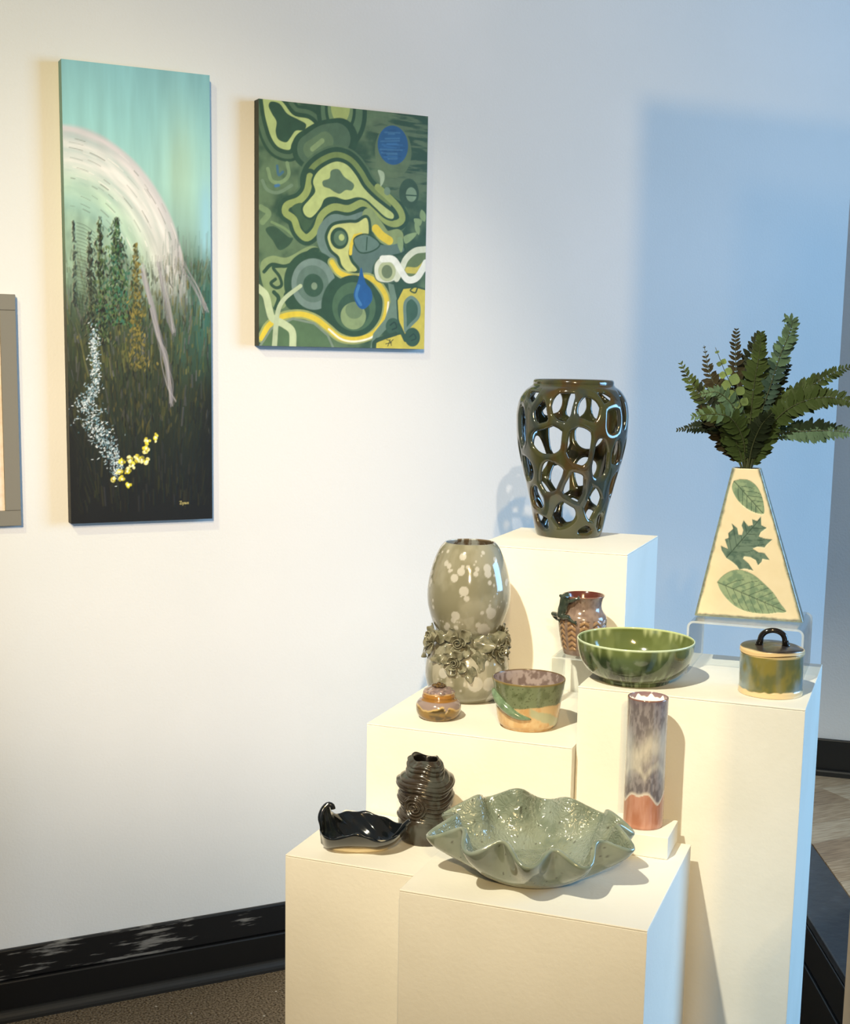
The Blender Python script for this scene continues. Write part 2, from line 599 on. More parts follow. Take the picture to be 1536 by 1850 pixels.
# ------------------------------------------------------------------ canvases: a small paint program on numpy arrays
class Paint:
    def __init__(s, W, H):
        s.W, s.H = W, H
        s.x, s.y = np.meshgrid(np.arange(W) + .5, np.arange(H) + .5)
        s.img = np.zeros((H, W, 3))
        s.h = np.zeros((H, W))
    def box(s, x0, y0, x1, y1):
        a, b = max(int(y0), 0), min(int(y1) + 2, s.H)
        c, d = max(int(x0), 0), min(int(x1) + 2, s.W)
        return (slice(a, b), slice(c, d)) if a < b and c < d else None
    def put(s, sl, m, col, relief=0.0):
        if np.ndim(col) == 1:
            col = lin(col)
        s.img[sl] = s.img[sl] * (1 - m[..., None]) + col * m[..., None]
        if relief:
            s.h[sl] = np.maximum(s.h[sl], m * relief)
    def dab(s, x, y, rx, ry, ang, col, alpha=1.0, soft=0.35, relief=0.0):
        R = max(rx, ry) * 1.3 + 1
        sl = s.box(x - R, y - R, x + R, y + R)
        if sl is None:
            return
        dx, dy = s.x[sl] - x, s.y[sl] - y
        ca, sa = math.cos(ang), math.sin(ang)
        q = np.sqrt(((dx * ca + dy * sa) / rx) ** 2 + ((-dx * sa + dy * ca) / ry) ** 2)
        s.put(sl, alpha * (1 - smooth(1 - soft, 1 + soft, q)), col, relief)
    def seg_dist(s, sl, pts):
        X, Y = s.x[sl], s.y[sl]
        best = np.full(X.shape, 1e9)
        par = np.zeros(X.shape)
        n = len(pts) - 1
        for i in range(n):
            (ax, ay), (bx, by) = pts[i], pts[i + 1]
            dx, dy = bx - ax, by - ay
            L = dx * dx + dy * dy + 1e-9
            t = np.clip(((X - ax) * dx + (Y - ay) * dy) / L, 0, 1)
            d = np.hypot(X - ax - t * dx, Y - ay - t * dy)
            k = d < best
            best[k] = d[k]
            par[k] = (i + t[k]) / n
        return best, par
    def stroke(s, pts, w, col, alpha=1.0, spline=True, aa=0.7, w2=None, relief=0.0):
        pts = np.asarray(pts, float)
        if spline and len(pts) > 2:
            pts = catmull(pts, max(len(pts) * 5, 8))
        wm = max(w, w2 or 0) + 2
        sl = s.box(pts[:, 0].min() - wm, pts[:, 1].min() - wm, pts[:, 0].max() + wm, pts[:, 1].max() + wm)
        if sl is None:
            return
        d, t = s.seg_dist(sl, pts)
        ww = w / 2 if w2 is None else (w + (w2 - w) * t) / 2
        s.put(sl, alpha * (1 - smooth(-aa, aa, d - ww)), col, relief)
    def sdf(s, pts, spline=True):
        pts = np.asarray(pts, float)
        if spline:
            q = np.concatenate([pts[-3:], pts, pts[:3]])
            c = catmull(q, len(q) * 6)
            # keep one closed turn
            i0 = np.argmin(np.hypot(*(c[:len(c) // 3] - pts[0]).T))
            i1 = len(c) // 2 + np.argmin(np.hypot(*(c[len(c) // 2:] - pts[0]).T))
            pts = c[i0:i1]
        sl = (slice(0, s.H), slice(0, s.W))
        d, _ = s.seg_dist(sl, np.concatenate([pts, pts[:1]]))
        X, Y = s.x, s.y
        ins = np.zeros(X.shape, bool)
        n = len(pts)
        for i in range(n):
            (ax, ay), (bx, by) = pts[i], pts[(i + 1) % n]
            if ay == by:
                continue
            c = ((ay > Y) != (by > Y)) & (X < (bx - ax) * (Y - ay) / (by - ay) + ax)
            ins ^= c
        return np.where(ins, -d, d)
    def fill(s, d, col, lo=-1e9, hi=0.0, aa=0.7, alpha=1.0):
        m = smooth(lo - aa, lo + aa, d) * (1 - smooth(hi - aa, hi + aa, d)) * alpha
        s.put((slice(0, s.H), slice(0, s.W)), m, col)

def canvas_mesh(name, pt, w, h, m, relief=0.0007):
    W, H = pt.W, pt.H
    gx = np.linspace(0, w, W + 1)
    gz = np.linspace(h, 0, H + 1)
    pad = np.pad(pt.img, ((0, 1), (0, 1), (0, 0)), mode='edge')
    ph = np.pad(pt.h, ((0, 1), (0, 1)), mode='edge')
    X, Zz = np.meshgrid(gx, gz)
    Y = -ph * relief
    V = np.stack([X, Y, Zz], -1).reshape(-1, 3)
    Fc = grid_faces(H + 1, W + 1, False)[:, ::-1]
    return mesh(name, V, Fc, m, col=pad.reshape(-1, 3))

# ---- the tall landscape
def paint_landscape():
    W, H = 200, 600
    p = Paint(W, H)
    u, v = p.x / W, p.y / H
    stops = np.array([0, .12, .24, .33, .40, .48, .60, .72, .84, .92, 1.0])
    cols = lin(np.array([(132, 186, 194), (144, 197, 199), (156, 203, 198), (142, 182, 176), (105, 132, 116), (70, 92, 72), (52, 63, 42), (38, 47, 32), (22, 30, 24), (12, 17, 18), (10, 13, 16)]))
    vv = np.clip(v + 0.03 * (fbm(u * 9, v * 3, seed=3) - .5), 0, 1)
    img = np.stack([np.interp(vv, stops, cols[:, i]) for i in range(3)], -1)
    img *= (0.82 + 0.36 * fbm(u * 16, v * 5, seed=5))[..., None]
    # yellow-green veil at the right of the sky
    k = np.exp(-((u - .80) / .13) ** 2 - ((v - .20) / .12) ** 2) * (0.35 + .5 * fbm(u * 12, v * 4, seed=9))
    img = mixc(img, lin((186, 200, 150)), np.clip(k, 0, 1) * .5)
    k = np.exp(-((u - .97) / .05) ** 2) * smooth(.18, .3, v) * (1 - smooth(.36, .45, v))
    img = mixc(img, lin((150, 200, 215)), k)
    # teal at the right in the middle
    k = smooth(.62, .95, u) * smooth(.36, .45, v) * (1 - smooth(.58, .72, v)) * fbm(u * 14, v * 8, seed=11)
    img = mixc(img, lin((52, 102, 92)), np.clip(k * 1.3, 0, 1))
    # black edges low down
    k = smooth(.55, .8, v) * np.clip(smooth(.8, 1.0, u) + 1 - smooth(0, .16, u), 0, 1)
    img = mixc(img, lin((8, 11, 13)), k * .8)
    # the pale sweeping arc
    ang = np.arctan2((v - .5) / .37, u / .85)
    rho = np.hypot(u / .85, (v - .5) / .37)
    st = fbm(rho * 26, ang * 3.0, seed=21, octv=5)
    up_ = 1 - smooth(.40, .56, v)
    k = smooth(.50, .64, rho) * (1 - smooth(.97, 1.0, rho + .02 * (st - .5))) * up_
    arcc = mixc(mixc(lin((186, 212, 190)) + 0 * img, lin((226, 222, 220)), smooth(.62, .82, rho)), lin((190, 180, 190)), smooth(.86, .97, rho) * .7)
    arcc = arcc * (0.72 + 0.5 * st)[..., None]
    img = mixc(img, arcc, np.clip(k * (.72 + .5 * (st - .35)), 0, 1))
    k = (1 - smooth(.45, .62, rho)) * up_ * smooth(.2, .32, v)
    img = mixc(img, lin((150, 178, 156)) * (0.6 + .8 * fbm(u * 20, v * 30, seed=31))[..., None], k * .75)
    p.img = img
    for i in range(70):                                # dark scratches that follow the arc
        a = rng.uniform(-PI / 2 + .05, -.1)
        r = rng.uniform(.52, .97)
        L = rng.uniform(.04, .14)
        aa = np.linspace(a, a + L, 5)
        c = (90, 96, 88) if rng.random() < .6 else (235, 232, 228)
        p.stroke(np.stack([r * .85 * np.cos(aa) * W, (.5 + r * .37 * np.sin(aa)) * H], -1), rng.uniform(.5, 1.3), c, rng.uniform(.3, .8), relief=.5)
    # ragged horizon: vertical grey-green spikes in the right middle
    for i in range(80):
        x = rng.uniform(.66, 1.0)
        y = rng.uniform(.33, .5) + .05 * abs(x - .85)
        c = ((104, 138, 128), (70, 104, 96), (150, 176, 168), (120, 128, 128))[rng.integers(4)]
        L = rng.uniform(.02, .07)
        p.stroke([(x * W, y * H), (x * W + rng.normal(0, 1), (y + L) * H)], rng.uniform(1, 3), c, rng.uniform(.15, .4), False)
    # undergrowth: vertical dabs and leaning grass
    for i in range(1900):
        x, y = rng.uniform(0, 1), .42 + .56 * rng.random() ** 1.5
        dark = y > .8
        pal = [(70, 84, 42), (94, 100, 46), (40, 52, 36), (24, 30, 24), (110, 108, 60), (48, 76, 54), (104, 104, 108), (30, 34, 30), (58, 64, 40)]
        c = np.array(pal[rng.integers(len(pal))]) * (0.45 if dark else (.72 if y > .68 else 1.0))
        L = rng.uniform(.008, .045) * (1 if y > .52 else .6)
        lean = (x - .55) * rng.uniform(-.3, .9) * L * H
        edge = 1 - .8 * (smooth(.82, 1, x) + 1 - smooth(0, .12, x)) * smooth(.55, .8, y)
        p.stroke([(x * W, y * H), (x * W + lean, (y - L) * H)], rng.uniform(.8, 2.6), c, rng.uniform(.25, .7) * float(edge) * (1 if y > .52 else .55), False, relief=.5)
    for i in range(420):                               # olive and black knife marks massed in the middle
        x, y = rng.normal(.5, .22), rng.uniform(.44, .80)
        c = ((78, 82, 40), (98, 98, 52), (20, 24, 18), (44, 54, 32), (88, 90, 86), (120, 112, 54))[rng.integers(6)]
        p.dab(x * W, y * H, rng.uniform(.7, 1.6), rng.uniform(2.5, 7), rng.normal(0, .18), np.array(c) * (1.0 if y < .62 else .7), rng.uniform(.35, .8), relief=.6)
    # grey-lavender trunk that drops from the arc
    for q, w in (([(.52, .43), (.585, .52), (.63, .575), (.67, .63), (.70, .69), (.715, .73)], 8), ([(.63, .42), (.70, .53), (.735, .57)], 4), ([(.80, .42), (.90, .475), (.97, .52)], 1.5)):
        for j in range(14):
            p.stroke([(a * W + rng.normal(0, 2.2), b * H + rng.normal(0, 4)) for a, b in q], w * rng.uniform(.12, .5), ((150, 146, 156), (186, 182, 186), (112, 112, 122))[j % 3], .32, w2=1.5)
    # conifer spires made of short knife dabs
    for cx, top, bot, wd_, pal in ((.165, .36, .60, .030, [(20, 26, 20), (34, 44, 30), (70, 84, 66)]), (.232, .325, .60, .045, [(30, 54, 28), (60, 84, 44), (18, 26, 16), (104, 120, 80), (16, 20, 14)]),
                                   (.345, .325, .56, .085, [(28, 58, 36), (52, 96, 54), (22, 30, 20), (48, 104, 84), (92, 118, 72), (18, 24, 16)]), (.475, .375, .66, .050, [(96, 92, 42), (122, 110, 48), (62, 68, 34), (140, 128, 62), (52, 60, 36)]),
                                   (.06, .33, .52, .010, [(56, 70, 62), (34, 44, 38)])):
        for i in range(int(420 * wd_ / .05)):
            t = rng.random() ** .8
            y = top + (bot - top) * t
            x = cx + rng.normal(0, 1) * wd_ * (.12 + .75 * t)
            p.dab(x * W, y * H, rng.uniform(.8, 1.6), rng.uniform(1.6, 3.8), rng.normal(0, .5), pal[rng.integers(len(pal))], rng.uniform(.5, .95), relief=1.0)
    for i in range(26):                                # dark comb strokes at the left
        y = .34 + .2 * i / 26
        p.stroke([(.08 * W, y * H), (.14 * W, (y + .006) * H), (.20 * W, (y + .02) * H)], .9, (44, 54, 46), .6)
    # pale blue-white spray of blossom
    way = catmull([(.18, .57), (.185, .63), (.19, .69), (.12, .735), (.17, .775), (.24, .815), (.29, .85), (.33, .89)], 60)
    sp = np.interp(np.linspace(0, 1, 60), [0, .35, .5, .75, 1], [.014, .02, .052, .05, .016])
    for i in range(900):
        k = rng.integers(60)
        x, y = way[k]
        c = ((168, 192, 204), (206, 220, 228), (118, 150, 166), (84, 122, 134), (232, 240, 244))[rng.integers(5)]
        p.dab((x + rng.normal(0, 1) * sp[k]) * W, (y + rng.normal(0, .010)) * H, rng.uniform(.5, 1.0), rng.uniform(.9, 2.2), rng.uniform(0, PI), c, rng.uniform(.4, .95), relief=1.0)
    # yellow blossoms
    for x, y in ((450, 1470), (510, 1350), (570, 1345), (490, 1420), (550, 1425), (510, 1480), (555, 1530), (625, 1340), (680, 1290), (655, 1350), (700, 1210), (760, 1190), (690, 1265), (690, 1370), (590, 1385)):
        uu = (x - 140) / 1040
        vv_ = ((y / 4.02 + 500) - 104 - 26 * uu) / 836
        for j in range(9):
            a = rng.uniform(0, 2 * PI)
            p.dab(uu * W + 4.6 * math.cos(a) * rng.random(), vv_ * H + 5.4 * math.sin(a) * rng.random(), rng.uniform(1.3, 2.3), rng.uniform(1.4, 2.8), a,
                  ((232, 222, 66), (205, 190, 50), (246, 240, 170), (150, 140, 30))[rng.integers(4)], .95, relief=1.0)
        p.dab(uu * W, vv_ * H, 1.4, 1.6, 0, (252, 250, 222), .95, relief=1.0)
    # painter's mark at the lower right
    sx, sy = .765 * W, .962 * H
    for q in ([(0, -2.4), (2.2, -2.4), (.4, 1.4), (2.6, 1.4)], [(3.6, -.6), (4.4, 1.2), (5.2, -.6), (4.2, 3)], [(6, 1), (6.4, -.4), (7.4, -.4), (7.4, 1.0)], [(8.2, 1.2), (8.8, -.4), (9.6, 1.0), (10.2, -.4)], [(11, 1), (12.4, -.3), (11.4, -.4), (12.6, 1.0)]):
        p.stroke([(sx + a, sy + b) for a, b in q], .8, (188, 176, 112), .9)
    return p

canvas_att = mat('acrylic_paint_landscape', rough=0.42, attr=True, bump=(900, 0.15, 0.0008))
edge_dark = mat('dark_green_canvas_edge', (38, 48, 40), 0.6)
def canvas(name, label, x, z, w, h, d, pt, side_m, relief):
    t = thing(name, label, 'painting', (x, -0.0015, z))
    link('painted_face', canvas_mesh(name + '_face', pt, w, h, canvas_att, relief), t, (0, -d, 0))
    V = [(0, -d + .0006, 0), (w, -d + .0006, 0), (w, -d + .0006, h), (0, -d + .0006, h), (0, 0, 0), (w, 0, 0), (w, 0, h), (0, 0, h)]
    F = [(0, 1, 5, 4), (1, 2, 6, 5), (2, 3, 7, 6), (3, 0, 4, 7), (4, 5, 6, 7), (3, 2, 1, 0)]
    link('wrapped_edge', mesh(name + '_edge', V, F, side_m, smooth_=False), t)
    return t
# the wrapped edge of the landscape carries the painting's own colours round the side: sky above, black below
def side_mat():
    m = bpy.data.materials.new('painted_canvas_edge')
    m.use_nodes = True
    nt = m.node_tree
    tc = nt.nodes.new('ShaderNodeTexCoord')
    sp = nt.nodes.new('ShaderNodeSeparateXYZ')
    nt.links.new(tc.outputs['Generated'], sp.inputs[0])
    cr = nt.nodes.new('ShaderNodeValToRGB')
    e = cr.color_ramp.elements
    e[0].position, e[0].color = 0.0, l4((10, 12, 14))
    e[1].position, e[1].color = 1.0, l4((110, 150, 146))
    a = e.new(.45); a.color = l4((34, 44, 34))
    a = e.new(.62); a.color = l4((90, 122, 104))
    nt.links.new(sp.outputs['Z'], cr.inputs[0])
    nt.links.new(cr.outputs[0], nt.nodes['Principled BSDF'].inputs['Base Color'])
    nt.nodes['Principled BSDF'].inputs['Roughness'].default_value = .6
    return m
canvas('painting', 'tall narrow landscape painting of a pale arc over dark forest with yellow blossoms', 0.5478, 1.0583, 0.2996, 0.914, 0.0285, paint_landscape(), side_mat(), 0.0007)

# ---- the green abstract
def paint_abstract():
    W, H = 300, 388
    p = Paint(W, H)
    def Q(x, y):
        u = (x - 105) / 1140.0
        y0, y1 = 70 + 115 * u, 1750 + 12 * u
        return (u * W, (y - y0) / (y1 - y0) * H)
    def QS(l):
        return [Q(*q) for q in l]
    k = W / 1140.0
    u, v = p.x / W, p.y / H
    D, MID, G, LG, OL, BG, Y, WH = (44, 74, 52), (78, 104, 76), (98, 122, 86), (170, 186, 120), (138, 152, 84), (104, 126, 116), (212, 190, 58), (205, 212, 192)
    n1 = fbm(u * 7, v * 9, seed=41)
    p.img = mixc(lin((50, 78, 56)) + np.zeros((H, W, 3)), lin((92, 116, 84)), smooth(.40, .66, n1))
    # brushed horizontal streaks, upper right
    st = fbm(u * 7, v * 70, seed=43)
    kk = smooth(.55, .72, u) * (1 - smooth(.30, .42, v)) * smooth(.45, .62, st)
    p.img = mixc(p.img, lin((98, 118, 88)), kk * .8)
    def S(l, w, c, a=1.0, w2=None):
        p.stroke(QS(l), w * k, c, a, w2=None if w2 is None else w2 * k)
    def bands(l, seq, spline=True):
        d = p.sdf(QS(l), spline) / k
        for lo, hi, c in seq:
            p.fill(d * 1.0, c, lo, hi, aa=3.0)
        return d
    def disc(x, y, rx, ry, c, a=1.0):
        X, Yy = Q(x, y)
        p.dab(X, Yy, rx * k, ry * k * 1.02, 0, c, a, soft=max(.02, 0.8 / (rx * k)))
    # top left blob
    bands([(140, 40), (250, 85), (330, 180), (430, 205), (478, 255), (440, 290), (360, 310), (320, 370), (305, 412), (235, 395), (190, 335), (158, 235), (140, 140)],
          [(-1e9, 0, LG), (0, 26, D), (26, 52, MID), (52, 70, D)])
    bands([(185, 92), (240, 105), (290, 170), (360, 208), (412, 240), (400, 280), (345, 285), (312, 330), (283, 362), (232, 342), (215, 290), (220, 225), (190, 170), (170, 120)], [(-1e9, 0, (46, 76, 54))])
    # top centre bowl and the pear beneath it
    disc(650, 150, 170, 230, D); disc(650, 150, 140, 200, (86, 114, 84)); disc(640, 140, 104, 150, D); disc(640, 140, 84, 125, (110, 134, 92)); disc(640, 120, 64, 100, (158, 172, 104))
    S([(640, 330), (540, 350), (440, 410)], 240, D); S([(620, 330), (540, 345), (445, 410)], 180, (76, 102, 78)); S([(540, 350), (450, 410)], 110, (92, 116, 84)); S([(520, 350), (455, 405)], 30, (126, 148, 104))
    # blue moon with brushed bands
    disc(1005, 420, 128, 160, (96, 116, 84), .8)
    disc(1002, 378, 106, 118, (42, 88, 134))
    X, Yy = Q(1002, 378)
    for i in range(26):
        yy = rng.uniform(-.9, .9)
        hw = 100 * math.sqrt(1 - yy * yy) * rng.uniform(.4, .95)
        S([(1002 - hw, 378 + yy * 112), (1002 + hw * rng.uniform(.3, 1), 378 + yy * 112 + rng.normal(0, 5))], 9, ((64, 118, 170), (30, 66, 108), (84, 134, 172))[i % 3], .38)
    # left eddies
    for q, c, w in (([(165, 540), (190, 620), (250, 630), (300, 580), (290, 500)], (126, 150, 108), 22), ([(225, 520), (235, 580), (262, 560)], (56, 100, 130), 16), ([(130, 620), (160, 680), (230, 700), (320, 650)], (112, 136, 110), 20), ([(215, 655), (235, 650)], (58, 110, 160), 18),
                    ([(120, 800), (170, 840), (130, 900)], (122, 146, 104), 36), ([(190, 900), (270, 940), (330, 990)], (120, 146, 100), 16)):
        S(q, w, c, .8)
    bands([(150, 950), (210, 930), (300, 1000), (330, 1010), (300, 1060), (240, 1090), (200, 1030)], [(-1e9, 0, (52, 80, 58))])
    # the large light blob with its contour bands
    big = [(395, 800), (440, 740), (475, 690), (460, 625), (485, 565), (545, 515), (620, 488), (690, 512), (750, 580), (800, 660), (870, 730), (950, 792), (1012, 840), (1008, 872), (955, 858), (880, 792), (820, 742), (760, 728), (680, 745), (600, 725), (540, 740), (510, 800), (450, 866), (408, 850)]
    bands(big, [(0, 24, D), (24, 58, (112, 132, 76)), (58, 88, D), (88, 100, MID)])
    S([(440, 590), (420, 690), (370, 750), (290, 785), (280, 835), (335, 880), (365, 960), (420, 1005), (480, 950), (520, 850), (600, 795), (700, 805), (800, 765), (880, 805), (960, 885), (1030, 905), (1075, 870), (1040, 800)], 96, D)
    S([(440, 590), (420, 690), (370, 750), (290, 785), (280, 835), (335, 880), (365, 960), (420, 1005), (480, 950), (520, 850), (600, 795), (700, 805), (800, 765), (880, 805), (960, 885), (1030, 905), (1075, 870), (1040, 790), (900, 660)], 44, (142, 158, 92))
    bands([(320, 800), (390, 770), (420, 860), (480, 840), (460, 900), (410, 960), (370, 890)], [(-1e9, 0, (60, 88, 60))])
    bands(big, [(-1e9, 0, (178, 192, 124)), (0, 13, D)])
    bands([(525, 620), (570, 600), (580, 550), (630, 540), (670, 590), (735, 640), (722, 680), (680, 680), (640, 705), (600, 690), (570, 670), (530, 655)], [(-1e9, 0, (88, 112, 86))])
    # the grey field and the eye
    bands([(760, 1010), (830, 980), (930, 1050), (1040, 1020), (1090, 1090), (960, 1130), (880, 1180), (860, 1250), (790, 1260), (735, 1190), (715, 1110)], [(-1e9, 0, (88, 112, 104)), (0, 12, D)])
    S([(800, 860), (700, 890), (600, 880), (535, 940), (520, 1010), (545, 1080), (600, 1140)], 66, (102, 126, 118))
    S([(840, 850), (900, 930), (960, 1000), (1040, 990)], 90, (130, 148, 100)); S([(890, 940), (930, 985), (985, 1020)], 54, Y)
    eye = [(562, 985), (600, 922), (700, 902), (760, 900), (822, 868), (840, 930), (832, 990), (780, 975), (735, 990), (712, 1060), (702, 1110), (722, 1170), (762, 1222), (710, 1238), (660, 1192), (638, 1130), (590, 1085), (566, 1030)]
    bands(eye, [(0, 20, D), (-1e9, 0, (190, 196, 124))])
    disc(640, 1006, 62, 66, D); disc(645, 1006, 44, 46, (84, 112, 86)); disc(655, 1000, 19, 20, LG)
    S([(745, 990), (722, 1050), (716, 1110)], 22, Y); S([(745, 985), (790, 975)], 16, Y)
    bands([(742, 1020), (790, 985), (850, 990), (915, 1045), (860, 1090), (780, 1095)], [(-1e9, 0, (96, 122, 112)), (0, 9, D)])
    S([(830, 1000), (826, 1085)], 8, D)
    # light key shape at the left
    bands([(120, 1180), (190, 1130), (290, 1140), (430, 1065), (500, 1075), (510, 1150), (600, 1200), (640, 1300), (520, 1250), (400, 1260), (300, 1330), (280, 1480), (200, 1480), (130, 1320)], [(-1e9, 0, (130, 150, 104))])
    S([(140, 1240), (190, 1190), (280, 1200), (380, 1150), (450, 1090), (495, 1085), (480, 1120)], 22, D)
    S([(250, 1200), (200, 1210), (240, 1270), (255, 1330), (220, 1350), (185, 1320), (215, 1290)], 20, D)
    S([(205, 1380), (235, 1420), (215, 1490)], 26, D)
    # two target circles
    bands([(275, 1380), (300, 1490), (440, 1525), (540, 1570), (620, 1640), (600, 1450), (420, 1330)], [(-1e9, 0, D)])
    disc(465, 1320, 195, 200, D); disc(468, 1322, 148, 155, (112, 134, 126)); disc(462, 1320, 108, 112, (92, 116, 104)); disc(465, 1330, 68, 70, (52, 82, 62)); disc(472, 1335, 20, 22, (120, 140, 116))
    # the yellow river
    riv = [(590, 1170), (640, 1240), (740, 1275), (850, 1275), (930, 1340), (972, 1430), (955, 1560), (880, 1660), (760, 1702), (650, 1690), (560, 1620), (480, 1560), (380, 1530), (260, 1548), (170, 1612), (125, 1700)]
    disc(745, 1480, 225, 220, D)
    S(riv, 58, (150, 160, 100)); S(riv, 34, Y); S([(a + 12, b + 12) for a, b in riv[5:11]], 12, (240, 236, 214))
    disc(745, 1470, 190, 190, D); disc(745, 1475, 150, 150, (72, 102, 74)); disc(742, 1500, 110, 105, (52, 82, 62)); disc(740, 1540, 88, 82, (132, 152, 108)); disc(745, 1500, 60, 52, (104, 126, 92))
    bands([(120, 1760), (190, 1640), (330, 1570), (470, 1600), (560, 1680), (600, 1770)], [(-1e9, 0, (84, 112, 78)), (0, 14, (122, 140, 122))], False)
    # blue drop
    bands([(790, 1205), (772, 1290), (742, 1390), (770, 1470), (815, 1490), (868, 1430), (862, 1360), (825, 1310), (805, 1250)], [(-1e9, 0, (32, 86, 146))])
    S([(775, 1330), (760, 1400), (790, 1460)], 20, (74, 134, 190), .6)
    # white loop
    bands([(885, 1190), (930, 1135), (1010, 1130), (1060, 1200), (1050, 1270), (980, 1305), (900, 1285)], [(-1e9, 0, (206, 212, 196)), (0, 8, (80, 104, 84))])
    disc(972, 1230, 62, 62, (172, 182, 142)); disc(972, 1232, 38, 42, (104, 120, 88))
    bands([(1090, 1200), (1150, 1120), (1245, 1100), (1245, 1180), (1180, 1250), (1120, 1260)], [(-1e9, 0, (98, 118, 76))])
    S([(1120, 1220), (1190, 1220), (1240, 1180)], 40, (190, 180, 80))
    S([(1245, 1078), (1170, 1090), (1105, 1145), (1075, 1215), (1040, 1280)], 40, WH)
    S([(940, 1145), (1015, 1150), (1070, 1225), (1120, 1285), (1180, 1275), (1225, 1215), (1248, 1170)], 44, (226, 230, 222))
    # lower right: yellow field, paisley and curls
    bands([(980, 1310), (1020, 1320), (1050, 1440), (1050, 1560), (960, 1640), (905, 1700), (900, 1770), (860, 1770), (880, 1660), (960, 1560), (1000, 1440)], [(-1e9, 0, (104, 128, 112))], False)
    bands([(1050, 1430), (1090, 1350), (1180, 1340), (1260, 1360), (1260, 1780), (900, 1780), (905, 1700), (1000, 1680), (1090, 1660), (1060, 1560)], [(-1e9, 0, (196, 184, 74)), (0, 10, D)], False)
    bands([(1095, 1440), (1150, 1395), (1210, 1450), (1212, 1540), (1160, 1600), (1105, 1650), (1095, 1560)], [(-1e9, 0, (104, 130, 118)), (-1e9, -22, (58, 90, 72))])
    S([(1160, 1340), (1140, 1360), (1175, 1375), (1190, 1345)], 10, (52, 78, 40))
    disc(1020, 1608, 52, 52, (56, 86, 66)); S([(1000, 1600), (1030, 1580), (1045, 1615), (1015, 1630)], 9, (36, 60, 46))
    S([(1060, 1600), (1085, 1650), (1110, 1700)], 30, (50, 80, 58)); disc(1160, 1682, 56, 60, (50, 80, 58)); S([(1140, 1680), (1170, 1660), (1185, 1690), (1155, 1705)], 8, (34, 58, 44))
    S([(1040, 1660), (950, 1690), (890, 1720), (885, 1765)], 26, (48, 74, 52))
    # right hand discs and leaves
    disc(1120, 700, 70, 90, (54, 80, 58)); disc(1136, 708, 38, 44, (122, 148, 122)); S([(1098, 712), (1172, 716)], 8, D); disc(966, 686, 22, 25, (110, 134, 112))
    bands([(900, 545), (940, 560), (945, 610), (920, 655), (915, 600)], [(-1e9, 0, (160, 178, 150))])
    for q in ([(1210, 810), (1240, 840), (1235, 890), (1200, 860)], [(1160, 870), (1215, 880), (1200, 920), (1165, 900)], [(1165, 900), (1200, 930), (1195, 980), (1170, 950)], [(1090, 990), (1180, 965), (1150, 1010), (1100, 1040)], [(1045, 1000), (1075, 1000), (1085, 1050), (1070, 1100), (1045, 1050)]):
        bands(q, [(-1e9, 0, (132, 156, 112))])
    # pale ribbons lower left
    S([(100, 1350), (150, 1400), (172, 1490), (195, 1560), (270, 1600), (325, 1650), (330, 1760)], 46, (186, 200, 160))
    S([(380, 1335), (270, 1430), (228, 1530), (208, 1760)], 24, (176, 190, 156), w2=34)
    # signature-like mark
    for q in ([(975, 1700), (1000, 1710), (1010, 1740)], [(985, 1745), (1000, 1700)], [(1000, 1722), (1022, 1700)], [(970, 1730), (1010, 1722)]):
        S(q, 5, (40, 48, 26))
    br = fbm(u * 40, v * 40, seed=51)
    p.img *= (0.86 + 0.28 * br)[..., None]
    return p
canvas('painting', 'green abstract painting with swirling contour bands, blue disc and blue drop', 0.953, 1.4274, 0.3942, 0.5092, 0.0285, paint_abstract(), edge_dark, 0.0)

# ---- grey framed print, cut off by the left edge
fr = thing('framed_print', 'grey framed cream print cut off by the left edge of the picture', 'picture', (0.13, -0.0015, 1.057))
gm = mat('grey_frame_paint', (122, 119, 110), 0.6, bump=(200, 0.08, 0.002))
fwid, fhgt, fb, fd = 0.3205, 0.4605, 0.031, 0.0185
for a in (box_vf(0, fwid, -fd, 0, 0, fb), box_vf(0, fwid, -fd, 0, fhgt - fb, fhgt), box_vf(0, fb, -fd, 0, fb + .0003, fhgt - fb - .0003), box_vf(fwid - fb, fwid, -fd, 0, fb + .0003, fhgt - fb - .0003)):
    bevel(link('rail', mesh('frame_rail', *a, gm, smooth_=False), fr), 0.0012)
link('print', mesh('print', *box_vf(fb + .0003, fwid - fb - .0003, -fd + .004, -.002, fb + .0003, fhgt - fb - .0003), mat('cream_paper', (232, 218, 204), 0.8, noise=(60, (222, 206, 190), .45, .6)), smooth_=False), fr)

# ------------------------------------------------------------------ ceramics
def ceramic(name, rough=0.14, coat=0.35, bump=None, spec=0.5):
    return mat(name, rough=rough, coat=coat, attr=True, bump=bump, spec=spec)

def lathe_obj(profile, nprof, nseg, colour, m, name, disp=None, raw=False):
    """colour(R, Z, PHI, inside) -> rgb; the profile runs from the foot up the outside, over the rim and down inside"""
    R, Z, phi = lathe(profile, nprof, nseg, raw)
    RR = np.repeat(R[:, None], nseg, 1)
    ZZ = np.repeat(Z[:, None], nseg, 1)
    PH = np.repeat(wrapd(phi)[None, :], nprof if not raw else len(R), 0)
    it = int(np.argmax(Z))
    inside = np.arange(len(R))[:, None] > it
    inside = np.repeat(inside, nseg, 1)
    if disp:
        RR, ZZ = disp(RR, ZZ, PH, inside)
    V, F = revolve(RR, ZZ, phi)
    c = colour(RR, ZZ, PH, inside).reshape(-1, 3)
    return mesh(name, V, F, m, col=c)

def spots(PH, Z, R, lst, soft=0.0006):
    """soft-edged round spots given as (phi, z, radius): returns coverage 0..1"""
    k = np.zeros(PH.shape)
    for a, z, r in lst:
        d = np.hypot(wrapd(PH - a) * R, Z - z)
        k = np.maximum(k, 1 - smooth(r - soft, r + soft, d))
    return k

D2R = PI / 180

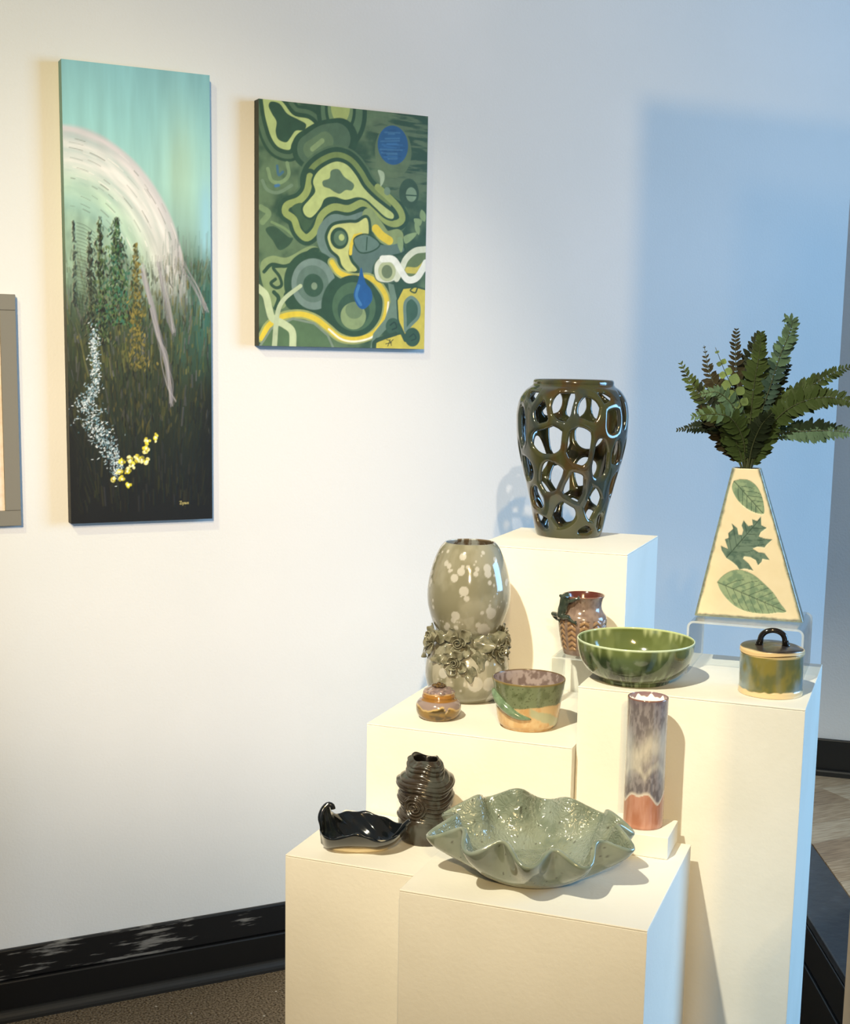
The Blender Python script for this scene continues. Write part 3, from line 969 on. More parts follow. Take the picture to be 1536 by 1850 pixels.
# ---- pierced vase on the tallest pedestal
def pierced_vase():
    x, y, z = 1.2522, -0.8133, PED['R'][4]
    t = thing('pierced_vase', 'dark olive glazed vase pierced all over with rounded holes', 'vase', (x, y, z + .0003), face(x, y))
    prof = np.array([(.0545, .0), (.0570, .004), (.0606, .016), (.0646, .0364), (.0687, .0566), (.0737, .0769), (.0786, .0971), (.0843, .1172), (.0892, .1373), (.0933, .1573), (.0957, .1773),
                     (.0968, .1972), (.0966, .2131), (.0925, .2329), (.0835, .2475), (.0735, .2550), (.0698, .2600), (.0697, .2640), (.0706, .2695)])
    NZ, NT = 300, 440
    pf = catmull(prof, NZ)
    R, Z = pf[:, 0] - .0045, pf[:, 1]
    phi = np.linspace(0, 2 * PI, NT, endpoint=False)
    PH, ZZ = np.meshgrid(phi, Z)
    RR = np.repeat(R[:, None], NT, 1)
    # front holes measured in degrees around, metres up, half sizes in metres, tilt
    px = [(430, 265, 34, 84, 48), (668, 358, 86, 128, -12), (893, 386, 84, 116, -18), (1020, 288, 86, 50, -28), (478, 420, 56, 102, 14), (328, 535, 40, 160, 4), (1105, 474, 62, 120, 8), (1192, 420, 34, 140, -4),
          (522, 656, 132, 112, 12), (795, 696, 102, 160, 0), (975, 812, 62, 165, 8), (1114, 756, 40, 104, 10), (1186, 740, 24, 96, 6), (362, 900, 54, 108, -8), (552, 970, 92, 132, -26), (762, 1062, 100, 132, 30),
          (905, 1188, 72, 160, 26), (1086, 1026, 36, 106, 12), (428, 1150, 56, 98, -16), (648, 1300, 86, 112, -32), (962, 1315, 38, 112, 20), (472, 1358, 62, 54, -20), (838, 1424, 54, 36, 14), (300, 760, 18, 90, 0)]
    holes = []
    def row(yz):
        zz = .2695 - (yz - 135) * (.2695 - .0018) / (1460 - 135) if yz < 1460 else .0018
        hw = np.interp(zz, prof[:, 1], prof[:, 0])
        return zz, hw
    for hx, hy, a, b, tilt in px:
        zz, hw = row(hy)
        cx = 787 - (hy - 135) * (787 - 704) / (1460 - 135)
        s = np.clip((hx - cx) / 4.8 / 1020 / hw, -.985, .985)
        ph = math.asin(s)
        zz += hw * math.cos(ph) * (.2965 - zz) / 2.33
        k = 1.0 if abs(ph) < .6 else .95
        a, b = a * k, b * k
        ph += .055
        holes.append((ph, zz, a / 4.8 / 1020 / max(math.cos(ph), .62), b / 4.8 / 1020, tilt * D2R))
    for ph, zz, a, b, tl in list(holes):
        if abs(ph) < 1.0:
            q = (wrapd(ph + PI + .1), zz + .004 * math.sin(7 * ph), a * .95, b * .95, -tl)
            if all(math.hypot(wrapd(q[0] - h[0]) * .085, q[1] - h[1]) > .027 for h in holes):
                holes.append(q)
    f = np.full(PH.shape, 1.0)
    f2 = np.full(PH.shape, 1.0)
    for ph, zz, a, b, tl in holes:
        a, b = max(a - .0004, .004), max(b - .0004, .005)
        X = wrapd(PH - ph) * RR
        Y = ZZ - zz
        c, s_ = math.cos(tl), math.sin(tl)
        U, W = (X * c + Y * s_) / a, (-X * s_ + Y * c) / b
        e = .20 * np.sin(3 * np.arctan2(W, U) + zz * 90)
        rho = (np.abs(U) ** 2.3 + np.abs(W) ** 2.3) ** (1 / 2.3) * (1 + .35 * e)
        d = (rho - 1) * math.sqrt(min(a, b) * math.sqrt(a * b))
        f2 = np.minimum(f2, np.maximum(f, d))
        f = np.minimum(f, d)
    f = np.maximum(f, .0056 - (f2 - f) * .5)      # a web of clay always stays between neighbouring holes
    f = np.maximum(f, .0095 - ZZ)
    f = np.maximum(f, ZZ - .2475)
    arc_top = (Z[-1] - ZZ)
    f = np.minimum(f, arc_top + 1e-5)
    t_half, wd_ = .0043, .0058
    def hh(fv):
        q = np.clip(fv / wd_, 0, 1)
        return t_half * np.sqrt(1 - (1 - q) ** 2)
    H = hh(f)
    dR, dZ = np.gradient(R), np.gradient(Z)
    L = np.hypot(dR, dZ)
    nr, nz = dZ / L, -dR / L
    verts, cols = [], []
    oid = -np.ones(PH.shape, int)
    iid = -np.ones(PH.shape, int)
    pos = f > 0
    def vert(r, z_, p, h, i):
        r2, z2 = r + nr[i] * h, z_ + nz[i] * h
        verts.append((r2 * math.sin(p), -r2 * math.cos(p), max(z2, 0.0)))
        return len(verts) - 1
    idx = np.argwhere(pos)
    for i, j in idx:
        oid[i, j] = vert(R[i], Z[i], phi[j], H[i, j], i)
        iid[i, j] = vert(R[i], Z[i], phi[j], -H[i, j], i)
    cache = {}
    def cross(i, j, i2, j2):
        key = (i, j, i2, j2) if (i, j) < (i2, j2) else (i2, j2, i, j)
        if key not in cache:
            i, j, i2, j2 = key
            a, b = f[i, j], f[i2, j2]
            w = a / (a - b)
            pj, pj2 = phi[j], phi[j2]
            if abs(pj2 - pj) > PI:
                pj2 += 2 * PI if pj2 < pj else -2 * PI
            cache[key] = vert(R[i] + (R[i2] - R[i]) * w, Z[i] + (Z[i2] - Z[i]) * w, pj + (pj2 - pj) * w, 0, i)
        return cache[key]
    faces = []
    for i in range(NZ - 1):
        p4 = pos[i] & np.roll(pos[i], -1) & pos[i + 1] & np.roll(pos[i + 1], -1)
        any4 = pos[i] | np.roll(pos[i], -1) | pos[i + 1] | np.roll(pos[i + 1], -1)
        for j in np.nonzero(any4)[0]:
            j2 = (j + 1) % NT
            if p4[j]:
                faces.append((oid[i, j], oid[i, j2], oid[i + 1, j2], oid[i + 1, j]))
                faces.append((iid[i + 1, j], iid[i + 1, j2], iid[i, j2], iid[i, j]))
            else:
                cs = [(i, j), (i, j2), (i + 1, j2), (i + 1, j)]
                po, pi_ = [], []
                for k in range(4):
                    a, b = cs[k], cs[(k + 1) % 4]
                    if pos[a]:
                        po.append(oid[a]); pi_.append(iid[a])
                    if pos[a] != pos[b]:
                        c = cross(*a, *b)
                        po.append(c); pi_.append(c)
                if len(po) >= 3:
                    faces.append(tuple(po))
                    faces.append(tuple(pi_[::-1]))
    # floor of the vase
    k0 = len(verts)
    for zz in (.0005, .008):
        for p_ in phi[::4]:
            r = R[0] + .001
            verts.append((r * math.sin(p_), -r * math.cos(p_), zz))
    n4 = len(phi[::4])
    faces.append(tuple(range(k0, k0 + n4))[::-1])
    faces.append(tuple(range(k0 + n4, k0 + 2 * n4)))
    V = np.array(verts)
    nz_ = fbm(V[:, 0] * 38, V[:, 1] * 38, V[:, 2] * 22, seed=61)
    c = mixc(lin((58, 60, 38)) + np.zeros_like(V), lin((62, 50, 28)), smooth(.46, .64, nz_))
    c = mixc(c, lin((40, 52, 58)), smooth(.5, .7, fbm(V[:, 0] * 25 + 9, V[:, 1] * 25, V[:, 2] * 14, seed=63)) * .7)
    link('body', mesh('pierced_body', V, [tuple(int(q) for q in fc) for fc in faces], ceramic('dark_olive_glaze', .10, .5), col=c), t)
pierced_vase()

# ---- tall grey vase ringed with modelled roses
def rose_petal_mesh(name, m, w, h, cup, ruffle, seed):
    nu, nv = 11, 8
    V = []
    for j in range(nv):
        v = j / (nv - 1)
        for i in range(nu):
            u = -1 + 2 * i / (nu - 1)
            ww = w * (0.35 + .65 * math.sin(min(v * 1.25, 1) * PI / 2)) * (1 - .25 * max(0, v - .8) * 5 * u * u)
            x = u * ww
            a = v * 1.15
            yy = -cup * (math.sin(a) * .9) - ruffle * v * v * (.5 * math.sin(3.2 * u + seed) + .35)
            zz = h * v + ruffle * .4 * v * math.cos(4 * u + seed)
            yy += .45 * w * u * u * (1 - .35 * v)
            V.append((x, yy, zz))
    return mesh(name, V, grid_faces(nv, nu, False), m)

grey_m = ceramic('grey_green_crystal_glaze', .09, .5)
rose_m = mat('grey_green_rose_glaze', (124, 122, 104), 0.16, 0.4, noise=(130, (88, 88, 72), 0.4, 0.62))
def add_solid(o, th, sub=1):
    s = o.modifiers.new('thickness', 'SOLIDIFY')
    s.thickness = th
    s.offset = 0
    if sub:
        q = o.modifiers.new('round', 'SUBSURF')
        q.levels = q.render_levels = sub
    return o

def rose_vase():
    x, y, z = 0.9777, -0.9615, PED['M'][4]
    t = thing('rose_vase', 'tall mottled grey-green vase with a collar of modelled roses', 'vase', (x, y, z + .0003), face(x, y))
    out = [(.001, 0), (.044, 0), (.0482, .002), (.0600, .0130), (.0655, .0300), (.0664, .0450), (.0642, .0630), (.0575, .0810), (.0490, .0930), (.0462, .1000), (.0482, .1060), (.0542, .1165), (.0603, .1335), (.0645, .1508), (.0655, .1680),
           (.0641, .1852), (.0606, .2023), (.0557, .2194), (.0485, .2365), (.0443, .2433), (.0400, .2480)]
    inn = [(.0385, .2488), (.0372, .2476), (.0400, .2430), (.0450, .2350), (.0570, .2050), (.0605, .1700), (.056, .1340), (.0420, .1000), (.060, .05), (.055, .012), (.001, .008)]
    sp = []
    r_ = np.random.default_rng(12)
    for i in range(120):
        a, zz = r_.uniform(-PI, PI), r_.choice([r_.uniform(.108, .245), r_.uniform(.01, .08)], p=[.78, .22])
        n = 1 + int(r_.random() < .5) + int(r_.random() < .3)
        big = r_.random() ** 1.3
        for k in range(n):
            sp.append((a + r_.normal(0, .07), zz + r_.normal(0, .005), .0012 + .0042 * big * r_.uniform(.5, 1.15)))
    for a, zz, r in ((-.38, .2, .0062), (-.12, .181, .0075), (-.05, .170, .0045), (.6, .145, .0085), (.52, .150, .006), (-.32, .142, .007), (.42, .121, .009), (.55, .116, .0075), (.5, .215, .0065), (.5, .207, .006), (-.22, .21, .006), (.2, .036, .012), (.55, .035, .011), (.85, .052, .008), (-.6, .05, .008), (.75, .012, .01)):
        sp.append((a, zz, r))
    def colour(R, Z, PH, ins):
        n = fbm(np.sin(PH) * 2.2, np.cos(PH) * 2.2, Z * 26, seed=71)
        c = mixc(lin((132, 130, 114)) + np.zeros(R.shape + (3,)), lin((114, 112, 94)), smooth(.4, .65, n))
        c = mixc(c, lin((128, 134, 122)), smooth(.02, .0, np.abs(Z - .1)) * .6)
        k = spots(PH, Z, R, sp)
        c = mixc(c, lin((178, 176, 170)), k * .72)
        drip = smooth(.52, .66, fbm(PH * 5, Z * 18, seed=73)) * (Z < .085) * (Z > .03)
        c = mixc(c, lin((184, 178, 164)), drip * .35)
        c = np.where(ins[..., None], mixc(lin((104, 92, 76)) + 0 * c, lin((168, 176, 178)), smooth(.45, .6, fbm(PH * 3, Z * 50, seed=74))), c)
        return c
    link('body', lathe_obj(out + inn, 300, 340, colour, grey_m, 'rose_vase_body'), t)
    petals = [rose_petal_mesh('rose_petal', rose_m, .0090, .0125, .0050, .0030, s) for s in (0.3, 1.7, 3.1)]
    small = [rose_petal_mesh('rose_petal', rose_m, .0060, .0092, .0030, .0014, s) for s in (0.8, 2.4)]
    budp = [(0.0014 + .00125 * a) for a in np.linspace(0, 4.2, 30)]
    bv, bf = [], []
    for i, a in enumerate(np.linspace(0, 2 * PI * 1.9, 30)):
        r = budp[i]
        for zz in (0.0, .0050, .0098 - .00007 * i):
            bv.append((r * math.cos(a), r * math.sin(a), zz))
    bf = grid_faces(30, 3, False)
    bud_me = mesh('rose_heart', bv, bf, rose_m)
    rb = np.interp
    zs, rs = [p[1] for p in out], [p[0] for p in out]
    def frame(ph, zz, lift, spin=0.0, droop=0.0):
        r = float(np.interp(zz, zs, rs)) + lift
        pos = Vector((r * math.sin(ph), -r * math.cos(ph), zz))
        N = Vector((math.sin(ph), -math.cos(ph), droop)).normalized()
        q = N.to_track_quat('Z', 'Y').to_matrix().to_4x4()
        return Matrix.Translation(pos) @ q @ Matrix.Rotation(spin, 4, 'Z')
    for k, (deg, zz, lift, s, droop) in enumerate(((-70, .0955, .010, 1.30, .25), (-15, .0975, .006, 1.34, .12), (-17, .0690, .003, 1.12, .0), (52, .0840, .005, 1.10, .1), (84, .0960, .008, 1.25, .2), (128, .085, .006, 1.1, .1), (172, .0950, .006, 1.15, .1), (-125, .080, .006, 1.1, .1))):
        M4 = frame(deg * D2R, zz, lift, k * .9, droop) @ Matrix.Scale(s, 4)
        ro = link('rose', bud_me, t)
        ro.matrix_basis = M4
        add_solid(ro, .0014, 1)
        for ring, (n, rad, tilt, ml, dz) in enumerate(((3, .0046, .30, small, .0005), (4, .0066, .72, petals, -.0016))):
            for j in range(n):
                a = 2 * PI * j / n + ring * .5 + k
                pe = link('petal', ml[(j + k) % len(ml)], ro)
                pe.matrix_basis = Matrix.Rotation(a, 4, 'Z') @ Matrix.Translation((0, -rad, dz)) @ Matrix.Rotation(tilt, 4, 'X')
                add_solid(pe, .0014, 1)
    leaf_me = []
    for s in (0.0, 1.3, 2.2):
        V = []
        nu, nv = 13, 15
        for j in range(nv):
            v = j / (nv - 1)
            for i in range(nu):
                u = -1 + 2 * i / (nu - 1)
                w = .0105 * (math.sin(PI * (v ** .8) * .96 + .04) ** .7)
                V.append((u * w, .026 * v, .0018 * math.cos(u * 2.4) + .0032 * math.sin(9 * v + s + 2 * u) * abs(u) ** 1.5 + .005 * v * v))
        leaf_me.append(mesh('clay_leaf', V, grid_faces(nv, nu, False), rose_m))
    for k, (deg, zz, spin, s, lift, droop) in enumerate(((9, .1010, 4.4, 1.35, .006, .25), (33, .0990, 4.9, 1.35, .006, .3), (22, .0960, 3.6, 1.1, .005, .1), (12, .086, 3.3, 1.25, .005, -.05), (27, .084, 2.8, 1.1, .005, -.05), (-42, .0985, 1.3, 1.1, .005, .25), (-33, .093, 4.3, .95, .004, .1), (-36, .071, 1.6, .82, .003, 0), (-44, .099, -1.0, .85, .004, .2), (-84, .083, 2.6, .95, .008, .1),
                                                         (72, .104, .2, 1.05, .006, .3), (68, .092, 2.2, .9, .004, 0), (5, .064, 3.1, .95, .004, -.15), (96, .080, 3.3, .8, .004, 0), (140, .098, 1.2, 1.1, .004, .2), (-150, .096, 1.2, 1.1, .004, .2), (-100, .098, 1.4, 1.0, .004, .2))):
        lo = link('clay_leaf', leaf_me[k % 3], t)
        lo.matrix_basis = frame(deg * D2R, zz, lift, spin, droop) @ Matrix.Scale(s, 4)
        add_solid(lo, .0015, 1)
rose_vase()

# ---- small amber lidded jar
def sugar_jar():
    x, y, z = 0.8805, -1.0549, PED['M'][4]
    t = thing('lidded_jar', 'small amber and lavender lidded jar with flower knob, beside the rose vase', 'jar', (x, y, z + .0003), face(x, y))
    prof = [(.001, 0), (.0235, 0), (.0282, .0020), (.0322, .0080), (.0338, .0165), (.0327, .0232), (.0290, .0276), (.0258, .0292), (.0250, .0310), (.0247, .0325), (.0238, .0322), (.0238, .0300), (.029, .022), (.028, .006), (.001, .004)]
    def colour(R, Z, PH, ins):
        n = fbm(np.sin(PH) * 3, np.cos(PH) * 3, Z * 160, seed=81)
        c = mixc(lin((122, 92, 34)) + np.zeros(R.shape + (3,)), lin((70, 56, 28)), smooth(.42, .62, n))
        edge = .0205 + .0035 * np.sin(PH * 4 + .5) + .004 * (fbm(PH * 4, 0, seed=83) - .5)
        dr = np.exp(-((wrapd(PH - .35)) / .08) ** 2) * .009
        lav = smooth(edge - .0012 - dr, edge + .0008 - dr, Z)
        c = mixc(c, lin((205, 178, 120)), smooth(edge - .0035 - dr, edge - .001 - dr, Z) * .8)
        c = mixc(c, lin((134, 118, 114)), lav)
        c = mixc(c, lin((132, 94, 42)), smooth(.0280, .0288, Z))
        c = mixc(c, lin((120, 100, 50)), np.exp(-((Z - .012) / .002) ** 2) * .5)
        return c
    m = ceramic('amber_lavender_glaze', .12, .4)
    link('body', lathe_obj(prof, 90, 110, colour, m, 'jar_body'), t)
    lp = [(.001, .0326), (.0242, .0326), (.0246, .0345), (.0236, .0372), (.0232, .0380), (.0236, .0392), (.0224, .0425), (.0160, .0452), (.0080, .0465), (.001, .047)]
    def dl(R, Z, PH, ins):
        k = smooth(.0376, .039, Z) * smooth(.010, .02, R)
        return R * (1 + .035 * k * np.sin(PH * 9) + .02 * k * np.sin(PH * 5 + 1)), Z + .0008 * k * np.sin(PH * 7)
    def cl(R, Z, PH, ins):
        n = fbm(np.sin(PH) * 5 * R / .02, np.cos(PH) * 5 * R / .02, Z * 120, seed=85)
        c = mixc(lin((148, 128, 122)) + np.zeros(R.shape + (3,)), lin((112, 96, 96)), smooth(.4, .6, n))
        c = mixc(c, lin((190, 160, 110)), np.exp(-((Z - .0388) / .0008) ** 2))
        return mixc(c, lin((140, 98, 44)), 1 - smooth(.0376, .0384, Z))
    lid = link('lid', lathe_obj(lp, 60, 110, cl, m, 'jar_lid', dl), t)
    kv = [sphere_vf((0, 0, .0515), .0042, 10, 7, (1, 1, .7))]
    for j in range(6):
        a = j * PI / 3
        kv.append(sphere_vf((.0068 * math.cos(a), .0068 * math.sin(a), .0488 + .0006 * (j % 2)), .0045, 10, 7, (1, 1, .5)))
    kv.append(tube([(0, 0, .046), (0, 0, .0500)], [.0045, .0045], 10))
    V, F = join_vf(*kv)
    link('knob', mesh('flower_knob', V, F, mat('brown_gold_glaze', (104, 82, 46), .12, .5, noise=(220, (58, 44, 34), .4, .6))), lid)['label'] = 'small brown flower-shaped knob'
sugar_jar()

# ---- tan bowl with a green pod
def pod_bowl():
    x, y, z = 0.9813, -1.1461, PED['M'][4]
    t = thing('pod_bowl', 'tan bowl with speckled green band and a raised green pod', 'bowl', (x, y, z + .0003), face(x, y))
    out = [(.001, .001), (.0340, .001), (.0345, .0), (.0372, .0), (.0385, .0028), (.0415, .0048), (.0436, .0085), (.0452, .0160), (.0476, .0335), (.0500, .0500), (.0520, .0630), (.0535, .0715)]
    inn = [(.0530, .0728), (.0518, .0722), (.0500, .0600), (.0470, .0380), (.0430, .0140), (.035, .0075), (.001, .0065)]
    r_ = np.random.default_rng(5)
    sp = [(r_.uniform(-1.5, 1.6), r_.uniform(.032, .068), r_.uniform(.0003, .0009)) for i in range(210)]
    def colour(R, Z, PH, ins):
        n = fbm(np.sin(PH) * 6, np.cos(PH) * 6, Z * 90, seed=91)
        tan = mixc(lin((196, 168, 126)) + np.zeros(R.shape + (3,)), lin((186, 150, 102)), smooth(.4, .65, n))
        grn = mixc(lin((112, 122, 94)) + np.zeros(R.shape + (3,)), lin((92, 102, 74)), smooth(.4, .62, n))
        k = spots(PH, Z, R, sp, .0003)
        grn = mixc(grn, lin((58, 62, 34)), k * .85)
        zb = .0345 + .006 * np.sin(PH * 1.3 + .6) + .004 * (fbm(PH * 5, 3.1, seed=93) - .5)
        c = mixc(tan, grn, smooth(zb - .001, zb + .001, Z))
        # grey-green splash running down to the right
        band = np.abs(Z - (.031 - .0185 * (PH - .1) + .006 * (fbm(PH * 6, Z * 80, seed=97) - .5)))
        sk = (1 - smooth(.0055, .0080, band + .004 * (n - .5))) * smooth(.0, .12, PH) * (1 - smooth(1.3, 1.5, PH))
        c = mixc(c, lin((160, 164, 134)), sk * .9)
        c = mixc(c, lin((120, 104, 66)), smooth(.0690, .0716, Z) * (~ins))
        ci = mixc(lin((152, 140, 140)) + np.zeros(R.shape + (3,)), lin((110, 96, 94)), smooth(.42, .60, fbm(np.sin(PH) * 7, np.cos(PH) * 7, Z * 110, seed=95)))
        ci = mixc(ci, lin((96, 76, 52)), smooth(.0708, .0722, Z))
        return np.where(ins[..., None], ci, c)
    link('body', lathe_obj(out + inn, 200, 280, colour, ceramic('pod_bowl_glaze', .18, .35), 'pod_bowl_body'), t)
    zs, rs = [p[1] for p in out], [p[0] for p in out]
    ctl = catmull([(-84, .0560), (-72, .0520), (-55, .0435), (-36, .0335), (-16, .0255), (6, .0220)], 26)
    path = []
    for d, zz in ctl:
        r = float(np.interp(zz, zs, rs)) + .0010
        path.append((r * math.sin(d * D2R), -r * math.cos(d * D2R), zz))
    tt = np.linspace(0, 1, 26)
    V, F = tube(path, .0008 + .0062 * np.sin(PI * tt ** .9) ** .8, 16)
    link('pod', mesh('pod', V, F, mat('green_pod_glaze', (112, 134, 108), .12, .5, noise=(120, (90, 112, 86), .4, .62))), t)['label'] = 'raised green pod across the front of the bowl'
pod_bowl()

# ---- shallow green bowl on the right pedestal
def green_bowl():
    x, y, z = 1.0912, -1.2538, PED['T'][4]
    t = thing('green_bowl', 'shallow glossy green bowl with pale drips under its rim', 'bowl', (x, y, z + .0003), face(x, y))
    out = [(.001, .0015), (.0440, .0015), (.0445, 0), (.0490, 0), (.0500, .0030), (.0508, .0052), (.0560, .0076), (.0640, .0125), (.0713, .0200), (.0768, .0292), (.0806, .0410), (.0824, .0520), (.0830, .0580)]
    inn = [(.0826, .0596), (.0812, .0598), (.0806, .0586), (.0800, .0520), (.0775, .0400), (.0725, .0285), (.0630, .0170), (.048, .0100), (.025, .0078), (.001, .0072)]
    r_ = np.random.default_rng(3)
    dr = [(r_.uniform(-PI, PI), r_.uniform(.010, .030), r_.uniform(.025, .06)) for i in range(22)]
    def colour(R, Z, PH, ins):
        n = fbm(PH * 4, Z * 22, seed=101)
        n2 = fbm(PH * 14, Z * 30, seed=102)
        c = mixc(lin((84, 100, 70)) + np.zeros(R.shape + (3,)), lin((44, 58, 40)), smooth(.40, .60, n))
        c = mixc(c, lin((132, 152, 124)), smooth(.5, .66, n2) * smooth(.036, .012, Z) * .8)
        c = mixc(c, lin((110, 122, 62)), smooth(.040, .056, Z) * .45)
        ci = mixc(lin((86, 98, 56)) + np.zeros(R.shape + (3,)), lin((102, 114, 72)), smooth(.4, .65, n))
        ci = mixc(ci, lin((176, 182, 124)), smooth(.028, .012, Z) * .55)
        for a, L, w in dr:
            s = np.abs(wrapd(PH - a))
            k = np.exp(-(s / (w * (.35 + .65 * smooth(.058 - L, .058, Z)))) ** 2) * smooth(.0595 - L, .0565, Z)
            c = mixc(c, lin((168, 182, 136)), np.clip(k, 0, 1) * .6)
            ci = mixc(ci, lin((196, 206, 160)), np.clip(k, 0, 1) * .6)
        rim = smooth(.0566, .0588, Z)
        c = mixc(c, lin((190, 206, 176)), rim)
        ci = mixc(ci, lin((184, 198, 150)), rim)
        return np.where(ins[..., None], ci, c)
    link('body', lathe_obj(out + inn, 150, 220, colour, ceramic('green_drip_glaze', .10, .5), 'green_bowl_body'), t)
green_bowl()

# ---- oval canister with a dark lid and loop handle
def canister():
    x, y, z = 1.2257, -1.3844, PED['T'][4]
    t = thing('canister', 'olive and blue-grey canister with a dark lid and black loop handle', 'jar', (x, y, z + .0003), face(x, y))
    prof = [(.001, 0), (.0425, 0), (.0436, .0012), (.0434, .0070), (.0429, .0090), (.0428, .0300), (.0426, .0540), (.0424, .0570), (.0385, .0570), (.0385, .05), (.038, .006), (.001, .005)]
    def dz(R, Z, PH, ins):
        k = smooth(.001, .02, R)
        return R * (1 + k * (.012 * np.sin(2 * PH + .4) + .006 * np.sin(5 * PH + Z * 60))), Z + 0.0010 * np.sin(PH * 2 + .5) * smooth(.04, .055, Z)
    def colour(R, Z, PH, ins):
        n = fbm(np.sin(PH) * 2.6, np.cos(PH) * 2.6, Z * 40, seed=111)
        c = mixc(lin((128, 118, 58)) + np.zeros(R.shape + (3,)), lin((98, 100, 62)), smooth(.38, .6, n))
        blue = smooth(.38, .74, fbm(np.sin(PH) * 2 + 4, np.cos(PH) * 2, Z * 26, seed=113)) * (.35 + .55 * smooth(.0, .9, np.abs(PH)))
        c = mixc(c, lin((132, 150, 158)), np.clip(blue, 0, 1))
        eb = .0078 + .0030 * (fbm(PH * 6, 1.0, seed=115) - .5) + .001 * np.sin(PH * 3)
        c = mixc(lin((222, 196, 150)) + 0 * c, c, smooth(eb - .0006, eb + .0006, Z))
        return mixc(c, lin((214, 186, 130)), smooth(.0546, .0556, Z))
    link('body', lathe_obj(prof, 90, 140, colour, ceramic('canister_glaze', .16, .4), 'canister_body', dz), t)
    lp = [(.001, .0575), (.0425, .0575), (.0434, .0590), (.0432, .0625), (.0420, .0638), (.0400, .0645), (.0200, .0662), (.001, .0668)]
    def cl(R, Z, PH, ins):
        c = lin((62, 56, 50)) + np.zeros(R.shape + (3,))
        c = mixc(c, lin((44, 40, 40)), smooth(.4, .6, fbm(R * 120 * np.sin(PH), R * 120 * np.cos(PH), 0, seed=117)))
        return mixc(lin((220, 190, 140)) + 0 * c, c, smooth(.0628, .0636, Z))
    def dl(R, Z, PH, ins):
        k = smooth(.001, .02, R)
        return R * (1 + k * (.014 * np.sin(2 * PH + .4) + .008 * np.sin(4 * PH + 1))), Z + .0012 * np.sin(2 * PH + .5) * k + .0006 * np.sin(3 * PH) * k
    lid = link('lid', lathe_obj(lp, 50, 140, cl, mat('dark_satin_lid', rough=.3, coat=.1, attr=True), 'canister_lid', dl), t)
    a = np.linspace(0, PI, 21)
    path = [(-.0168 - .001, -.002, .0655)] + [(-.0162 * math.cos(q), -.002 + .004 * (q / PI - .5), .0740 + .0128 * math.sin(q)) for q in a] + [(.0168 + .001, .002, .0655)]
    V, F = join_vf(tube(path, [.0052] + [.0042 - .0005 * math.sin(q) for q in a] + [.0054], 14), sphere_vf((-.0178, -.002, .0665), .0052, 12, 8, (1.1, 1, .6)), sphere_vf((.0178, .002, .0665), .0052, 12, 8, (1.1, 1, .6)))
    link('handle', mesh('loop_handle', V, F, mat('black_gloss_glaze', (20, 17, 16), .1, .6)), lid)['label'] = 'black glossy loop handle'
canister()

# ---- tall cylinder vase on the small block
def cylinder_vase():
    x, y, _ = P('F', -0.0610, 0.2690)
    z = PED['F'][4] + .0303
    t = thing('cylinder_vase', 'tall narrow cylinder vase, lavender grey glaze over bare pink-brown foot', 'vase', (x, y, z + .0003), face(x, y))
    out = [(.001, 0), (.0245, 0), (.0262, .0015), (.0266, .005), (.0267, .043), (.0266, .085), (.0266, .141), (.0269, .172), (.0268, .1752)]
    inn = [(.0258, .1760), (.0250, .1750), (.0246, .165), (.0244, .12), (.0244, .05), (.024, .008), (.001, .006)]
    def colour(R, Z, PH, ins):
        n = fbm(np.sin(PH) * 3.2, np.cos(PH) * 3.2, Z * 26, seed=121)
        n2 = fbm(np.sin(PH) * 9, np.cos(PH) * 9, Z * 120, seed=122)
        base = mixc(lin((166, 112, 88)) + np.zeros(R.shape + (3,)), lin((182, 134, 116)), smooth(.38, .66, n))
        g = mixc(lin((106, 100, 104)) + np.zeros(R.shape + (3,)), lin((136, 130, 134)), smooth(.4, .6, n2))
        g = mixc(g, lin((92, 80, 92)), smooth(.160, .176, Z) * .5)
        sway = .010 * np.sin(PH * 2.2 + .3) + .018 * (n - .5)
        pale = np.exp(-((Z - .105 - sway) / .020) ** 2) + .75 * np.exp(-((Z - .072 - 1.3 * np.abs(.012 * np.sin(PH * 2.6))) / .006) ** 2)
        g = mixc(g, lin((196, 190, 178)), np.clip(pale, 0, 1) * (.55 + .5 * n2))
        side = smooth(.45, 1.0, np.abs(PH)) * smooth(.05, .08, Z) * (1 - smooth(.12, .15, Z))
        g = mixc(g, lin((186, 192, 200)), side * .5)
        zb = .043 + .006 * np.sin(PH * 3.3 + 2.2) + .0035 * np.sin(PH * 6.3)
        k = smooth(zb - .0004, zb + .0006, Z)
        g = mixc(g, lin((206, 196, 186)), 1 - smooth(zb + .001, zb + .006, Z))
        c = mixc(base, g, k)
        c = mixc(c, lin((120, 86, 78)), smooth(.1735, .1750, Z))
        drip = .1708 + .0020 * np.sin(PH * 9) + .0012 * np.sin(PH * 17 + 1)
        ci = mixc(lin((244, 240, 234)) + 0 * c, lin((124, 100, 106)), smooth(drip - .0005, drip + .0005, Z))
        return np.where(ins[..., None], ci, c)
    link('body', lathe_obj(out + inn, 260, 220, colour, ceramic('lavender_run_glaze', .16, .4), 'cylinder_vase_body'), t)
    # liner glaze surface close under the rim: the pale filling seen in the mouth
    n = 40
    V = [(0, 0, .1672)] + [(.0243 * math.sin(a), -.0243 * math.cos(a), .1672 + .0006 * math.sin(5 * a)) for a in np.linspace(0, 2 * PI, n, endpoint=False)]
    F = [(0, 1 + i, 1 + (i + 1) % n) for i in range(n)]
    link('white_filling', mesh('white_filling', V, F, mat('white_filling', (246, 244, 240), .6)), t)['label'] = 'white filling just under the rim'
cylinder_vase()

